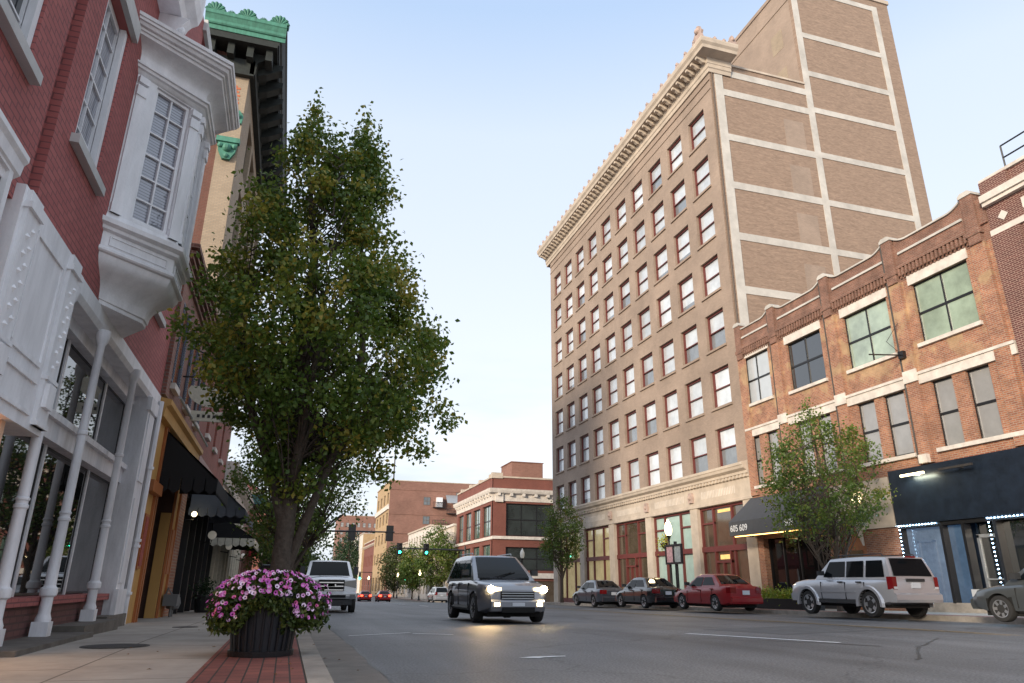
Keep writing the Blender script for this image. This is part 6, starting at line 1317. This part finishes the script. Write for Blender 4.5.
SEDAN = dict(L=4.45, W=1.75, wheels=(-1.28, 1.34), wr=.31, zb=.22, top=[(-2.22, .86), (-2.12, .96), (-1.5, .97), (-.6, .93), (.8, .88), (1.4, .82), (2.0, .70), (2.22, .58)], gh=(1.12, .30, -.90, -1.62), roof=1.42, wroof=.57,
             side=[(-.22, .8), (-1.25, -.28)], hl=(.52, .68), tl=(.70, .92), tw=.26, seams=(.85, -.25, -1.1), bump=.52, plz=.72, gr=(.40, .58), taper=.18, cpil=.22, spk=7, sw=.03, rlo=.12)
HATCH = dict(SEDAN); HATCH.update(L=4.4, top=[(-2.2, .92), (-2.0, 1.0), (-.6, .96), (.8, .90), (1.4, .86), (2.0, .76), (2.2, .62)], roof=1.5, gh=(1.15, .35, -1.2, -2.0), side=[(-.2, .82), (-1.5, -.28)], hl=(.58, .76))
TRUCK = dict(L=6.0, W=2.03, wheels=(-1.9, 2.0), wr=.42, zb=.50, top=[(-3.0, 1.35), (-1.0, 1.35), (.5, 1.36), (1.3, 1.36), (2.6, 1.33), (2.9, 1.30), (3.0, 1.22)], gh=(1.35, .6, -1.0, -1.25), roof=2.0, wroof=.80,
             side=[(-.1, .95), (-.95, -.2)], hl=(.95, 1.25), tl=(.9, 1.3), seams=(1.0, -.15, -1.1), bump=.78, plz=.6, gr=(.84, 1.24), nb=3, hm='smoked', gm='chrome', bm='bumpw', taper=.05, crown=2, mir=2.2, spk=8)
silver = mat('silver_car_paint', (.46, .47, .50), .28, metal=.45, coat=1); redp = mat('red_car_paint', (.24, .004, .008), .35, coat=.45); blackp = mat('black_car_paint', (.010, .011, .014), .2, coat=1)
darkp = mat('dark_grey_blue_car_paint', (.06, .07, .09), .3, metal=.4, coat=1); greyp = mat('gunmetal_car_paint', (.085, .095, .10), .3, metal=.5, coat=1); whitep = mat('white_car_paint', (.74, .75, .77), .3, coat=1); ghostp = mat('mid_grey_car_paint', (.20, .21, .24), .3, metal=.5, coat=1)
A_['bumpw'] = mat('pale_metal_bumper', (.5, .51, .53), .3, metal=.4, coat=1)
UP, DN = R(90), R(-90)
def cz(y): return gz(y)
car('parked_suv', 'silver boxy four wheel drive parked with its tail toward the camera', SUVS, (17.97, 19.9, .0), UP, silver, cat='suv', plastic_low=True)
car('parked_car', 'bright red sedan parked between the black and silver cars', SEDAN, (17.75, 28.1, -.09), UP, redp)
car('parked_car', 'black sedan parked ahead of the red one', SEDAN, (17.75, 34.4, -.17), UP, blackp)
car('parked_car', 'dark blue grey sedan parked farthest in front of the tall building', SEDAN, (17.75, 40.6, -.27), UP, darkp)
car('parked_car', 'gunmetal hatchback cut off by the right edge of the photo', HATCH, (17.95, 12.95, .06), UP, greyp)
car('suv', 'grey suv in mid street driving toward the camera with yellow headlights lit', MIDSUV, (5.6, 20.1, gz(18)), DN, ghostp, cat='suv', lit=True)
car('pickup_truck', 'large white pickup truck at the left kerb facing the camera', TRUCK, (1.72, 32.2, gz(30)-.05), DN, whitep, cat='pickup truck')
car('car', 'silver car beyond the crossing seen behind the grey suv', MIDSUV, (17.3, 86, gz(86)), UP, silver)
car('car', 'red car with glowing tail lights waiting far up the road', SEDAN, (13.2, 104, gz(104)), UP, redp, taillit=True)
car('car', 'second distant red car left of the brighter one', SEDAN, (11.6, 113, gz(113)), UP, redp, taillit=True)
car('car', 'distant white car left of the two red ones', SEDAN, (9.8, 118, gz(118)), UP, whitep, taillit=True)
for s in (-.6, .6):
    ld = bpy.data.lights.new('headlamp_beam', 'SPOT'); ld.energy = 170; ld.color = (1, .62, .26); ld.spot_size = R(75); ld.spot_blend = .7; ld.shadow_soft_size = .08
    lo = bpy.data.objects.new('headlamp_beam', ld); COL.objects.link(lo); lo.location = (5.45+s, 18.0, .75); lo.rotation_euler = (R(74), 0, R(180))
